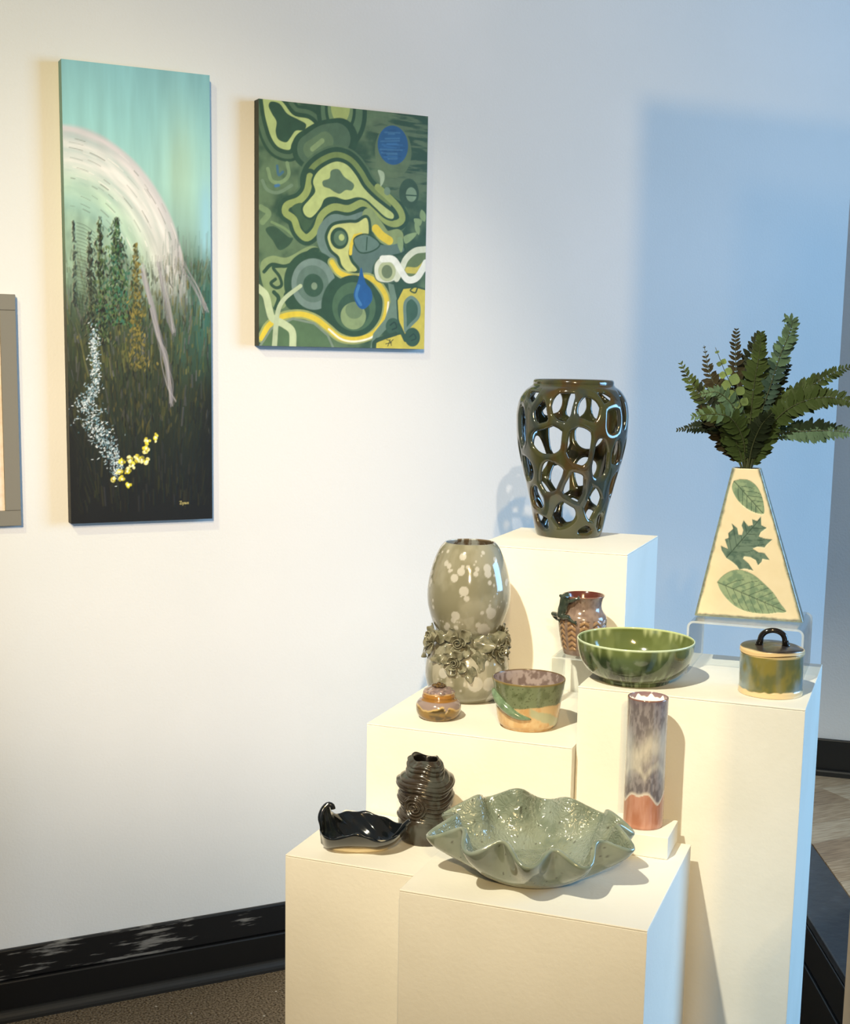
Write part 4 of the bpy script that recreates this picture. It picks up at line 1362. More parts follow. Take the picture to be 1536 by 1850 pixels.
# ---- ruffled celadon bowl
def textured_glaze():
    m = ceramic('wrinkled_celadon_glaze', .12, .9)
    nt = m.node_tree
    tc = nt.nodes.new('ShaderNodeTexCoord')
    n = nt.nodes.new('ShaderNodeTexNoise')
    n.inputs['Scale'].default_value = 60
    n.inputs['Detail'].default_value = 1.0
    n.inputs['Distortion'].default_value = 1.2
    nt.links.new(tc.outputs['Object'], n.inputs['Vector'])
    sn = nt.nodes.new('ShaderNodeMath')
    sn.operation = 'MULTIPLY'
    sn.inputs[1].default_value = 30.0
    nt.links.new(n.outputs['Fac'], sn.inputs[0])
    s2 = nt.nodes.new('ShaderNodeMath')
    s2.operation = 'SINE'
    nt.links.new(sn.outputs[0], s2.inputs[0])
    bp = nt.nodes.new('ShaderNodeBump')
    bp.inputs['Strength'].default_value = 0.32
    bp.inputs['Distance'].default_value = 0.0012
    nt.links.new(s2.outputs[0], bp.inputs['Height'])
    b = nt.nodes['Principled BSDF']
    nt.links.new(bp.outputs['Normal'], b.inputs['Normal'])
    nt.links.new(bp.outputs['Normal'], b.inputs['Coat Normal'])
    return m

def ruffled_bowl():
    x, y = 0.8480, -1.3900
    z = PED['F'][4]
    t = thing('ruffled_bowl', 'large speckled celadon bowl with a deep wavy rim', 'bowl', (x, y, z + .0003), PR)
    lobes = np.array([-150, -112, -77, -44, -8, 15, 58, 100, 135, 170]) * D2R
    ext = np.r_[lobes, lobes[0] + 2 * PI]
    NT, NR = 380, 60
    th = np.linspace(-PI, PI, NT, endpoint=False)
    tm = np.where(th < lobes[0], th + 2 * PI, th)
    psi = np.interp(tm, ext, np.arange(len(ext)) * 2 * PI)
    wave = np.cos(psi) - .06 * np.cos(2 * psi)
    front = np.clip(-np.sin(th), 0, 1)
    s = np.linspace(0, 1, NR)
    Rm = np.interp(s, [0, .3, .36, .5, .65, .8, 1], [0, .060, .068, .086, .100, .1115, .1225])
    Zm = np.interp(s, [0, .3, .36, .5, .65, .8, 1], [.0, .0, .003, .015, .030, .047, .068])
    sm = catmull(np.stack([Rm, Zm], 1)[::6], NR)
    Rm, Zm = sm[:, 0], sm[:, 1]
    amp = smooth(.42, 1.0, s) ** 1.3
    tips = .008 * np.exp(-(wrapd(th + 8 * D2R) / .22) ** 2) + .005 * np.exp(-(wrapd(th + 150 * D2R) / .3) ** 2)
    R = Rm[:, None] + amp[:, None] * (.0108 * wave * (1 + .55 * np.exp(-(wrapd(th + 165 * D2R) / .55) ** 2)) + tips)[None, :]
    Z = Zm[:, None] - amp[:, None] * (.0085 * wave)[None, :] + amp[:, None] * (.004 * np.sin(3 * th + 1))[None, :]
    X, Y = R * np.cos(th), R * np.sin(th)
    Po = np.stack([X, Y, np.maximum(Z, 0)], -1)
    # inner sheet: offset along normals
    du = np.gradient(Po, axis=0)
    dv = np.roll(Po, -1, 1) - np.roll(Po, 1, 1)
    N = np.cross(dv, du)
    N /= np.linalg.norm(N, axis=-1)[..., None] + 1e-12
    if N[0, 0, 2] < 0 or N[10, 0, 2] < 0:
        N = -N
    N[0] = (0, 0, 1)
    tex = fbm(Po[..., 0] * 190, Po[..., 1] * 190, Po[..., 2] * 190, seed=131, octv=3)
    ridges = np.abs(np.sin(tex * 26))
    thick = .0054
    Pi = Po + N * (thick + .0011 * ridges * smooth(.3, .5, s)[:, None])[..., None]
    # rounded lip
    lip = []
    for a in (0.25, .5, .75):
        lip.append(Po[-1] * (1 - a) + Pi[-1] * a + np.stack([np.cos(th), np.sin(th), np.full(NT, 1.0)], -1) * .0016 * math.sin(a * PI))
    V = np.concatenate([Po, np.array(lip), Pi[::-1]]).reshape(-1, 3)
    F = grid_faces(2 * NR + 3, NT, True)
    r_ = np.random.default_rng(8)
    n = fbm(V[:, 0] * 40, V[:, 1] * 40, V[:, 2] * 40, seed=133)
    c = mixc(lin((130, 139, 124)) + np.zeros_like(V), lin((110, 121, 107)), smooth(.4, .64, n))
    c = mixc(c, lin((136, 148, 142)), smooth(.5, .7, fbm(V[:, 0] * 18, V[:, 1] * 18, 0, seed=134)) * .6)
    for i in range(330):
        a, r = r_.uniform(-PI, PI), .128 * math.sqrt(r_.random())
        q = np.array([r * math.cos(a), r * math.sin(a)])
        d = np.hypot(V[:, 0] - q[0], V[:, 1] - q[1])
        rad = r_.choice([.0005, .0007, .0010, .0015], p=[.45, .3, .18, .07])
        k = 1 - smooth(rad * .6, rad * 1.3, d)
        c = mixc(c, lin((52, 48, 34)), k * .85)
    me = mesh('ruffled_bowl_body', V, F, ceramic('speckled_celadon_glaze', .12, .5), col=c)
    me.materials.append(textured_glaze())
    mi = np.zeros(len(me.polygons), np.int32)
    mi[(NR + 3) * NT:] = 1
    me.polygons.foreach_set('material_index', mi)
    link('body', me, t)
ruffled_bowl()

# ---- dark ribbed vase with a spiral rosette
def ribbed_vase():
    x, y, z = 0.7993, -1.1796, PED['L'][4]
    t = thing('ribbed_vase', 'dark brown vase wrapped in wavy ribbed folds with a spiral rosette', 'vase', (x, y, z + .0003), face(x, y))
    out = [(.001, 0), (.0310, 0), (.0345, .0030), (.0372, .0160), (.0378, .0295), (.0366, .0380), (.0345, .0457), (.0335, .0530), (.0352, .0604), (.0368, .0677), (.0366, .0750), (.0378, .0822), (.0358, .0895), (.0295, .0968), (.0262, .1030), (.0235, .1090), (.0205, .1160)]
    inn = [(.0192, .1172), (.0180, .1160), (.0172, .11), (.0165, .09), (.001, .070)]
    def disp(R, Z, PH, ins):
        zz = Z + .0030 * np.sin(PH * 1.0 + 2.2) + .0032 * np.sin(PH * 2 + .6) + .0018 * np.sin(PH * 4 - 1)
        k = smooth(.030, .040, Z) * (~ins) * (1 - smooth(.112, .118, Z))
        saw = (zz / .0064) % 1.0
        rip = np.sin(np.clip(saw, 0, 1) * PI) ** .6
        big = np.sin(zz * 2 * PI / .026)
        d = .0027 * rip + .0019 * big
        # spiral rosette on the front left
        px_, pz_ = wrapd(PH + .40) * .035, Z - .0555
        q = np.hypot(px_, pz_)
        a = np.arctan2(pz_, px_)
        sp = np.abs(np.sin((q / .0046 - a / (2 * PI)) * PI)) ** .6 * .0044 + .0045 * np.exp(-(q / .011) ** 2)
        w = 1 - smooth(.0150, .0180, q)
        d = d * (1 - w) + sp * w
        R2 = R + d * k
        top = smooth(.098, .116, Z)
        R2 = R2 * (1 + top * (.15 * np.sin(PH * 2 + .8) + .08 * np.sin(PH * 3)))
        Z2 = Z + top * (.0022 * np.sin(PH * 2 - .6) + .0020 * np.sin(PH * 3 + 2.0))
        return R2, Z2
    def colour(R, Z, PH, ins):
        n = fbm(np.sin(PH) * 3, np.cos(PH) * 3, Z * 50, seed=141)
        c = mixc(lin((50, 43, 35)) + np.zeros(R.shape + (3,)), lin((64, 66, 62)), smooth(.42, .64, n))
        c = mixc(c, lin((48, 38, 28)), smooth(.02, .0, Z) * .6)
        return np.where(ins[..., None], lin((16, 14, 13)) + 0 * c, c)
    link('body', lathe_obj(out + inn, 300, 240, colour, ceramic('dark_bronze_glaze', .2, .35), 'ribbed_vase_body', disp), t)
ribbed_vase()

# ---- black leaf-shaped dish
def leaf_dish():
    x, y, z = 0.7020, -1.1830, PED['L'][4]
    t = thing('leaf_dish', 'glossy black leaf-shaped dish with curled stem end and cream foot', 'dish', (x, y, z + .0003), face(x, y))
    NU, NV = 120, 60
    fr_ = catmull([(-.0580, -.004, .030), (-.0500, -.024, .0265), (-.034, -.032, .0275), (-.012, -.036, .0350), (.004, -.037, .0325), (.021, -.036, .0255), (.041, -.028, .0260), (.0555, -.014, .0330), (.0615, -.006, .0385)], NU)
    bk = catmull([(-.0585, .002, .036), (-.0540, .012, .048), (-.046, .018, .0555), (-.041, .028, .0420), (-.028, .040, .0380), (-.010, .045, .0385), (.012, .043, .0370), (.036, .026, .0340), (.0530, .006, .0345), (.0620, -.004, .0390)], NU)
    bt = catmull([(-.0560, -.001, .012), (-.047, .000, .0050), (-.030, .002, .0046), (0, .003, .0046), (.025, .001, .0050), (.045, -.003, .0130), (.0615, -.0045, .0340)], NU)
    v = np.linspace(0, 1, NV)[:, None]
    u = np.linspace(0, 1, NU)
    ctl = 2 * bt - .5 * (fr_ + bk)
    wide = np.sin(PI * np.clip(u, .02, .98)) ** .6
    # flatter bottom: quartic blend between the rims through the keel
    a = np.abs(2 * v - 1) ** 2.6
    V3 = np.where((v < .5)[..., None], fr_[None] * a[..., None] + bt[None] * (1 - a[..., None]), bk[None] * a[..., None] + bt[None] * (1 - a[..., None]))
    lateral = np.where(v < .5, fr_[None, :, 1], bk[None, :, 1])
    b = np.abs(2 * v - 1) ** 1.1
    V3[..., 1] = bt[None, :, 1] * (1 - b) + lateral * b
    up_ = smooth(0, .9, np.abs(2 * v - 1))
    rib = np.sin((u[None, :] * 40 + (2 * v - 1) ** 2 * 9)) * .0013 * wide[None, :]
    Vin = V3.copy()
    Vin[..., 2] += rib
    Vout = V3.copy()
    Vout[..., 2] -= .0038
    Vout[..., 1] += np.sign(2 * v - 1) * .0022 * up_ * wide[None, :]
    Vout[..., 2] += up_ * .0024
    V = np.concatenate([Vin.reshape(-1, 3), Vout.reshape(-1, 3)])
    g = grid_faces(NV, NU, False)
    n = NU * NV
    F = [tuple(q) for q in g] + [tuple(q[::-1] + n) for q in g]
    loop = [j for j in range(NU)] + [i * NU + NU - 1 for i in range(1, NV)] + [(NV - 1) * NU + j for j in range(NU - 2, -1, -1)] + [i * NU for i in range(NV - 2, 0, -1)]
    F += [(loop[(k + 1) % len(loop)], loop[k], loop[k] + n, loop[(k + 1) % len(loop)] + n) for k in range(len(loop))]
    link('body', mesh('leaf_dish_body', V, F, mat('black_leaf_glaze', (17, 20, 23), .1, .6, noise=(60, (12, 20, 28), .4, .6))), t)
    cv, cf = tube(catmull([(-.0545, .003, .022), (-.056, .006, .034), (-.0568, .009, .044), (-.053, .012, .0535), (-.047, .014, .0585), (-.0415, .013, .0570), (-.0400, .013, .0525)], 18), np.interp(np.linspace(0, 1, 18), [0, .3, 1], [.0012, .0042, .0034]), 12)
    link('stem_curl', mesh('stem_curl', cv, cf, MATS['black_leaf_glaze']), t)
    tv, tf = tube(catmull([(.040, -.005, .0180), (.050, -.005, .0270), (.058, -.005, .0362), (.0635, -.005, .0415), (.0660, -.005, .0430)], 14), np.interp(np.linspace(0, 1, 14), [0, .6, 1], [.0008, .0036, .0030]), 12)
    link('tip', mesh('dish_tip', tv, tf, MATS['black_leaf_glaze']), t)
    a = np.linspace(0, 2 * PI, 60, endpoint=False)
    rings = []
    for sx, zz in ((.92, 0), (1.0, .0016), (1.05, .0048), (1.0, .0066)):
        rings.append(np.stack([-.004 + sx * .040 * np.cos(a), .001 + sx * .0175 * np.sin(a), np.full(60, zz) + .004 * (np.abs(np.cos(a)) ** 4) * (zz > .004)], -1))
    V = np.concatenate(rings)
    F = [tuple(q) for q in grid_faces(4, 60, True)] + [tuple(range(59, -1, -1)), tuple(range(180, 240))]
    link('foot', mesh('dish_foot', V, F, mat('cream_bare_clay', (226, 212, 178), .6)), t)['label'] = 'cream unglazed foot'
leaf_dish()

# ---- clear risers
def bent_sheet(name, w, d, h, th, r):
    """U-shaped bent acrylic: top of width w, two legs of height h, depth d"""
    pts = [(-w / 2, 0)]
    for a in np.linspace(PI, PI / 2, 7):
        pts.append((-w / 2 + r + r * math.cos(a), h - r + r * math.sin(a)))
    for a in np.linspace(PI / 2, 0, 7):
        pts.append((w / 2 - r + r * math.cos(a), h - r + r * math.sin(a)))
    pts.append((w / 2, 0))
    pts = np.array(pts)
    T = np.gradient(pts, axis=0)
    T /= np.linalg.norm(T, axis=1)[:, None]
    T[0] = (0, 1); T[-1] = (0, -1)
    nin = np.stack([T[:, 1], -T[:, 0]], 1)
    q = pts + nin * th
    loop = list(map(tuple, pts)) + list(map(tuple, q[::-1]))
    n = len(pts)
    V = [(x, -d / 2, z) for x, z in loop] + [(x, d / 2, z) for x, z in loop]
    m = len(loop)
    F = []
    for i in range(m):
        F.append((i, (i + 1) % m, m + (i + 1) % m, m + i))
    for i in range(n - 1):
        F.append((i, m - 1 - i, m - 2 - i, i + 1))
        F.append((m + i, m + i + 1, m + m - 2 - i, m + m - 1 - i))
    me = mesh(name, V, F, acrylic_mat(), smooth_=False)
    me.materials.append(acrylic_edge_mat())
    mi = np.zeros(len(me.polygons), np.int32)
    mi[m:] = 1
    me.polygons.foreach_set('material_index', mi)
    return me
rs0, rs1, rt0, rt1, rh = -.182, -.018, .142, .288, .0785
cx, cy, cz = P('T', (rs0 + rs1) / 2, (rt0 + rt1) / 2)
t = thing('acrylic_riser', 'clear bent acrylic riser holding the triangular leaf-print vase', 'riser', (cx, cy, cz + .0003), PR)
link('bent_sheet', bent_sheet('acrylic_sheet', rs1 - rs0, rt1 - rt0, rh, .0032, .010), t)
ms0, ms1, mt0, mt1, mh = -.0888, -.0100, .200, .284, .0805
cx, cy, cz = P('M', (ms0 + ms1) / 2, (mt0 + mt1) / 2)
t = thing('acrylic_riser', 'small clear acrylic riser holding the frog vase in the middle', 'riser', (cx, cy, cz + .0003), PR)
link('bent_sheet', bent_sheet('acrylic_sheet', ms1 - ms0, mt1 - mt0, mh, .0026, .004), t)

# ---- small chevron vase with a frog
def frog_vase():
    x, y, _ = P('M', -.0500, .2430)
    z = PED['M'][4] + mh + .0006
    rz = face(x, y)
    t = thing('frog_vase', 'small pinkish brown vase with carved chevrons and a dark frog climbing it', 'vase', (x, y, z), rz)
    out = [(.001, 0), (.0270, 0), (.0292, .0020), (.0310, .0105), (.0332, .0220), (.0352, .0335), (.0365, .0450), (.0366, .0560), (.0352, .0615), (.0312, .0672), (.0287, .0735), (.0290, .0810), (.0305, .0868), (.0326, .0915)]
    inn = [(.0322, .0926), (.0310, .0922), (.0285, .0860), (.0262, .0770), (.0270, .0690), (.033, .055), (.032, .03), (.026, .006), (.001, .005)]
    NCOL = 11
    def patt(PH, Z):
        a = (PH / (2 * PI) * NCOL + .35) % 1.0
        w = np.abs(a - .5) * 2            # 0 centre of column, 1 between columns
        col = 1 - smooth(.62, .78, w)
        v = (Z / .0085 + w * .75) % 1.0
        bar = smooth(.05, .28, v) * (1 - smooth(.62, .9, v))
        k = smooth(.006, .012, Z) * (1 - smooth(.0545, .0575, Z))
        return col * bar * k, col * k
    def disp(R, Z, PH, ins):
        h, c = patt(PH, Z)
        return R + (~ins) * (.0017 * h - .0010 * c), Z
    def colour(R, Z, PH, ins):
        h, c_ = patt(PH, Z)
        n = fbm(np.sin(PH) * 5, np.cos(PH) * 5, Z * 100, seed=151)
        c = mixc(lin((134, 116, 106)) + np.zeros(R.shape + (3,)), lin((114, 97, 89)), smooth(.4, .62, n))
        c = mixc(c, lin((96, 70, 54)), c_ * (1 - h) * .85)
        c = mixc(c, lin((158, 124, 82)), h * .7)
        c = mixc(c, lin((126, 92, 80)), smooth(.0895, .092, Z))
        return np.where(ins[..., None], lin((86, 44, 38)) + 0 * c, c)
    link('body', lathe_obj(out + inn, 230, 300, colour, ceramic('pink_brown_glaze', .16, .4), 'frog_vase_body', disp), t)
    # the frog: one continuous skin over a jointed skeleton, clinging to neck and rim
    zs, rs = [p[1] for p in out], [p[0] for p in out]
    def on(deg, zz, lift):
        r = float(np.interp(zz, zs, rs)) + lift
        return (r * math.sin(deg * D2R), -r * math.cos(deg * D2R), zz)
    nodes = dict(pelvis=(on(-56, .0640, .0070), .0062), belly=(on(-55, .0710, .0085), .0078), chest=(on(-53, .0785, .0085), .0074), neck=(on(-51, .0850, .0080), .0070), head=(on(-49, .0905, .0060), .0068), snout=(on(-47, .0950, .0020), .0046),
                 sh_r=(on(-42, .0850, .0050), .0034), el_r=(on(-30, .0868, .0050), .0026), ha_r=(on(-20, .0905, .0020), .0022), fi_r=(on(-15, .0915, .0012), .0016),
                 sh_l=(on(-66, .0840, .0045), .0034), el_l=(on(-80, .0820, .0045), .0026), ha_l=(on(-88, .0880, .0018), .0022),
                 hp_l=(on(-66, .0620, .0065), .0044), kn_l=(on(-84, .0615, .0110), .0036), an_l=(on(-92, .0560, .0080), .0026), ft_l=(on(-80, .0530, .0030), .0024), tl=(on(-70, .0535, .0030), .0016),
                 hp_r=(on(-46, .0610, .0050), .0042), kn_r=(on(-34, .0625, .0060), .0034), an_r=(on(-30, .0585, .0030), .0026), ft_r=(on(-24, .0560, .0025), .0024), tr=(on(-18, .0545, .0025), .0016))
    edges = [('pelvis', 'belly'), ('belly', 'chest'), ('chest', 'neck'), ('neck', 'head'), ('head', 'snout'), ('chest', 'sh_r'), ('sh_r', 'el_r'), ('el_r', 'ha_r'), ('ha_r', 'fi_r'), ('chest', 'sh_l'), ('sh_l', 'el_l'), ('el_l', 'ha_l'),
             ('pelvis', 'hp_l'), ('hp_l', 'kn_l'), ('kn_l', 'an_l'), ('an_l', 'ft_l'), ('ft_l', 'tl'), ('pelvis', 'hp_r'), ('hp_r', 'kn_r'), ('kn_r', 'an_r'), ('an_r', 'ft_r'), ('ft_r', 'tr')]
    parts = []
    for a, b in edges:
        (pa_, ra), (pb, rb) = nodes[a], nodes[b]
        n = 5
        tt = np.linspace(0, 1, n)[:, None]
        parts.append(tube(np.array(pa_) * (1 - tt) + np.array(pb) * tt, ra + (rb - ra) * tt[:, 0], 12))
        parts.append(sphere_vf(pb, rb, 12, 8))
    parts.append(sphere_vf(nodes['pelvis'][0], .0064, 12, 8))
    hx = Vector(nodes['head'][0])
    side = Vector((math.cos(-49 * D2R), math.sin(-49 * D2R), 0))
    outw = Vector((math.sin(-49 * D2R), -math.cos(-49 * D2R), 0))
    for s in (-1, 1):
        parts.append(sphere_vf(tuple(hx + side * .0052 * s + outw * .0042 + Vector((0, 0, .0030))), .0024, 10, 7))
    for node, ds in (('fi_r', ((.0022, .0012), (.0026, -.0006), (.0014, .0026))), ('tr', ((.0026, .0006), (.0022, -.0014), (.0018, .0022))), ('tl', ((.0012, -.0024), (.0024, -.0012), (.0026, .0008))), ('ha_l', ((-.0012, .0024), (-.0026, .0010)))):
        c = Vector(nodes[node][0])
        for dx, dz in ds:
            e = c + side * dx * 1.3 + Vector((0, 0, dz * 1.3))
            parts.append(tube([tuple(c), tuple((c + e) / 2), tuple(e)], [.0012, .0010, .0009], 8))
            parts.append(sphere_vf(tuple(e), .0012, 8, 6))
    V, F = join_vf(*parts)
    o = link('frog', mesh('frog', V, F, mat('dark_teal_glaze', (48, 58, 52), .14, .5, noise=(160, (72, 80, 68), .5, .7))), t)
    rm = o.modifiers.new('skin', 'REMESH')
    rm.mode = 'VOXEL'
    rm.voxel_size = .0006
    rm.use_smooth_shade = True
    sm_ = o.modifiers.new('soft', 'SMOOTH')
    sm_.factor = .5
    sm_.iterations = 6
    o['label'] = 'dark teal frog clinging to the neck, head over the rim'
frog_vase()

# ---- triangular slab vase printed with leaves
def leaf_print_vase():
    bx, by, bz = 1.2733, -1.2752, PED['T'][4] + rh + .0006
    ang = -0.735
    dp = .050
    ox, oy = bx - math.sin(ang) * dp / 2, by + math.cos(ang) * dp / 2
    t = thing('leaf_print_vase', 'tall cream triangular vase printed with three green leaves', 'vase', (ox, oy, bz), ang)
    HT = .2185
    NZ, NF = 220, 170
    zf = lambda X, Y: (X, Y)
    # front face coordinates measured on the photograph's face: x right from centre, z up, in metres
    def fx(X, Y):
        tt = (1147 - Y) / (1147 - 75.0)
        cxp = 625 + (614 - 625) * tt
        return ((X - cxp) / 780 * .1555, tt * HT)
    def halfw(tt):
        return .0778 + (.0203 - .0778) * tt + .0022 * np.sin(PI * tt) * 0
    leaf1 = [fx(*q) for q in [(525, 165), (575, 151), (630, 155), (682, 190), (717, 250), (736, 320), (736, 388), (690, 388), (630, 365), (570, 320), (530, 265), (512, 210)]]
    leaf3 = [fx(*q) for q in [(402, 895), (440, 850), (500, 810), (560, 797), (620, 808), (680, 838), (740, 888), (800, 945), (850, 1018), (892, 1077), (830, 1087), (760, 1100), (690, 1102), (600, 1090), (530, 1060), (470, 1010), (425, 950)]]
    oak = [fx(*q) for q in [(470, 718), (452, 690), (436, 665), (430, 632), (482, 652), (460, 585), (488, 572), (484, 540), (520, 505), (508, 468), (548, 500), (556, 545), (582, 548), (592, 512), (580, 480), (594, 443), (626, 482), (660, 472), (654, 432), (690, 442), (716, 410), (718, 470), (757, 488), (714, 520), (700, 552), (745, 565), (797, 567), (757, 605), (740, 628), (690, 625), (655, 640), (700, 665), (740, 668), (777, 715), (725, 710), (720, 730), (695, 757), (680, 722), (640, 702), (595, 700), (588, 716), (628, 748), (661, 797), (600, 785), (562, 796), (545, 770), (510, 742)]]
    tt = np.linspace(0, 1, NZ)
    # one ring: front (NF points), right side, back, left side
    NS, NB = 12, 24
    rings, cols = [], []
    for a in tt:
        w = float(halfw(a))
        d = dp / 2 + (.0150 - dp / 2) * a
        r = .0045
        fxs = np.linspace(-w + r, w - r, NF)
        ring = [np.stack([fxs, np.full(NF, -d)], 1)]
        ca = np.linspace(0, PI / 2, 5)[1:]
        ring.append(np.stack([w - r + r * np.sin(ca), -d + r - r * np.cos(ca)], 1))
        ring.append(np.stack([np.full(NS, w), np.linspace(-d + r, d - r, NS + 2)[1:-1]], 1))
        ring.append(np.stack([w - r + r * np.cos(ca - ca[0]), d - r + r * np.sin(ca - ca[0])], 1))
        ring.append(np.stack([np.linspace(w - r, -w + r, NB), np.full(NB, d)], 1))
        ring.append(np.stack([-w + r - r * np.sin(ca), d - r + r * np.cos(ca)], 1))
        ring.append(np.stack([np.full(NS, -w), np.linspace(d - r, -d + r, NS + 2)[1:-1]], 1))
        ring.append(np.stack([-w + r - r * np.cos(ca - ca[0]), -d + r - r * np.sin(ca - ca[0])], 1))
        rg = np.concatenate(ring)
        rings.append(np.concatenate([rg, np.full((len(rg), 1), a * HT)], 1))
    Vr = np.array(rings)
    NC = Vr.shape[1]
    V = Vr.reshape(-1, 3)
    X, Y, Z = V[:, 0].copy(), V[:, 1], V[:, 2]
    frontm = np.tile(np.arange(NC) < NF, NZ)
    lean = -.0148 * V[:, 2] / HT          # the slab leans a little to its left
    a = Z / HT
    dist_edge = np.minimum(halfw(a) - np.abs(X), np.minimum(Z, 9))
    n = fbm(X * 90, Z * 90, 0, seed=161)
    nb = fbm(X * 260, Z * 260, 0, seed=162)
    c = mixc(lin((222, 206, 172)) + np.zeros_like(V), lin((228, 214, 184)), n)
    teal = mixc(lin((88, 112, 104)) + np.zeros_like(V), lin((52, 72, 74)), smooth(.45, .6, nb))
    ke = 1 - smooth(.0018, .0062, dist_edge + .004 * (n - .5))
    c = mixc(c, teal, np.where(frontm, ke, 1.0) * .85)
    c = mixc(c, lin((206, 214, 196)), (1 - smooth(0, .0015, Z)) * .6)
    def poly_d(poly):
        pts = np.array(poly + poly[:1])
        best = np.full(len(X), 1e9)
        ins = np.zeros(len(X), bool)
        sel = frontm
        for i in range(len(poly)):
            (ax, ay), (bx_, by_) = pts[i], pts[i + 1]
            dx, dy = bx_ - ax, by_ - ay
            q = np.clip(((X - ax) * dx + (Z - ay) * dy) / (dx * dx + dy * dy + 1e-12), 0, 1)
            best = np.minimum(best, np.hypot(X - ax - q * dx, Z - ay - q * dy))
            if ay != by_:
                ins ^= ((ay > Z) != (by_ > Z)) & (X < (bx_ - ax) * (Z - ay) / (by_ - ay) + ax)
        return np.where(ins & sel, -best, best)
    def veins(p0, p1, nside, spread, length, curve=.25):
        p0, p1 = np.array(p0), np.array(p1)
        out_ = [[tuple(p0), tuple(p1)]]
        dr = p1 - p0
        L = np.linalg.norm(dr)
        dr /= L
        nr_ = np.array([-dr[1], dr[0]])
        for i in range(1, nside):
            q = p0 + dr * L * i / nside * .92
            ln = length * math.sin(PI * (i / nside) ** .8) + .006
            for s in (-1, 1):
                b = q + (dr * math.cos(spread) + nr_ * s * math.sin(spread)) * ln
                e = b + (dr * math.cos(spread - curve) + nr_ * s * math.sin(spread - curve)) * ln * .5
                out_.append([tuple(q), tuple(b), tuple(e)])
        return out_
    Yn = V[:, 1].copy()
    for poly, base, light, vn in ((catmull(leaf1 + leaf1[:1], 60)[:-1].tolist(), (108, 132, 110), (138, 158, 128), veins(fx(525, 165), fx(728, 384), 6, .75, .014)),
                                  (oak, (78, 102, 92), (104, 126, 112), veins(fx(470, 715), fx(708, 430), 6, .85, .022)),
                                  (catmull(leaf3 + leaf3[:1], 80)[:-1].tolist(), (114, 138, 114), (146, 164, 132), veins(fx(403, 895), fx(888, 1075), 8, .8, .024))):
        d = poly_d([tuple(q) for q in poly])
        k = 1 - smooth(-.0003, .0004, d)
        lc = mixc(lin(base) + np.zeros_like(V), lin(light), smooth(.35, .62, fbm(X * 160, Z * 160, 0, seed=165)))
        lc = mixc(lc, lin(light), np.exp(-(d / .0022) ** 2) * .5)
        dv = np.full(len(X), 1e9)
        for li, ln in enumerate(vn):
            for i in range(len(ln) - 1):
                (ax, ay), (bx_, by_) = ln[i], ln[i + 1]
                dx, dy = bx_ - ax, by_ - ay
                q = np.clip(((X - ax) * dx + (Z - ay) * dy) / (dx * dx + dy * dy + 1e-12), 0, 1)
                dd = np.hypot(X - ax - q * dx, Z - ay - q * dy) * (1.0 if li == 0 else 1.7)
                dv = np.minimum(dv, dd)
        kv = 1 - smooth(.0003, .0010, dv)
        lc = mixc(lc, lin((44, 66, 56)), kv * .75)
        c = mixc(c, lc, k)
        Yn += np.where(frontm, .0005 * k + .0003 * kv * k, 0)
    V[:, 1] = Yn
    V[:, 0] += lean
    F = [tuple(q) for q in grid_faces(NZ, NC, True)]
    F.append(tuple(range(NC - 1, -1, -1)))
    # rim and inner throat
    top = Vr[-1].copy()
    k = len(V)
    tx = np.array([-.0148, 0, 0])
    top[:, 0] = X.reshape(NZ, NC)[-1]
    in1 = top * (.84, .72, 1)
    in2 = in1.copy(); in2[:, 2] -= .03
    in3 = in2 * (.3, .3, 1)
    V = np.concatenate([V, in1 + tx, in2 + tx, in3 + tx])
    c = np.concatenate([c, np.tile(lin((210, 200, 172)), (NC, 1)), np.tile(lin((60, 50, 40)), (2 * NC, 1))])
    b0 = (NZ - 1) * NC
    for s0, s1 in ((b0, k), (k, k + NC), (k + NC, k + 2 * NC)):
        F += [(s0 + j, s0 + (j + 1) % NC, s1 + (j + 1) % NC, s1 + j) for j in range(NC)]
    F.append(tuple(range(k + 2 * NC, k + 3 * NC)))
    link('body', mesh('leaf_print_body', V, F, ceramic('cream_leaf_print_glaze', .3, .15), col=c), t)
    return ox - .0148 * math.cos(ang), oy - .0148 * math.sin(ang), bz + HT, ang
LVX, LVY, LVZ, LVA = leaf_print_vase()

# ---- artificial fern fronds standing in the leaf-print vase
def leaflet_mesh(name, m, kind):
    if kind == 'round':
        w = [.02, .24, .38, .43, .40, .27, .06]
    elif kind == 'long':
        w = [.05, .12, .15, .15, .12, .08, .01]
    else:
        w = [.06, .15, .19, .19, .16, .10, .01]
    xs = np.linspace(0, 1, len(w))
    V, F = [], []
    for i, (x, q) in enumerate(zip(xs, w)):
        droop = -.16 * x * x
        jag = 1 if kind == 'round' else 1 + (.18 if i % 2 else -.05)
        V += [(x, -q * jag, droop + .07 * q), (x + .03, 0, droop - .03), (x, q * jag, droop + .07 * q)]
    for i in range(len(w) - 1):
        a = i * 3
        F += [(a, a + 3, a + 4, a + 1), (a + 1, a + 4, a + 5, a + 2)]
    return mesh(name, V, F, m)
fern_c = dict(dark=(30, 39, 23), brown=(50, 46, 28), olive=(60, 76, 38), teal=(58, 80, 70), pale=(122, 144, 90), sage=(86, 112, 88))
fern_m = {k: mat('fern_' + k, v, .6, spec=.12, noise=(70, tuple(int(q * .72) for q in v), .38, .62)) for k, v in fern_c.items()}
leaf_me = {(k, s): leaflet_mesh('leaflet', fern_m[k], s) for k in fern_c for s in ('fern', 'round', 'long')}
stem_m = mat('fern_stem', (56, 62, 36), .5)

bunch = thing('fern_bunch', 'bunch of artificial fern fronds in mixed greens standing in the leaf-print vase', 'fern', (LVX, LVY, LVZ), LVA + 0.03)
LEAVES = []

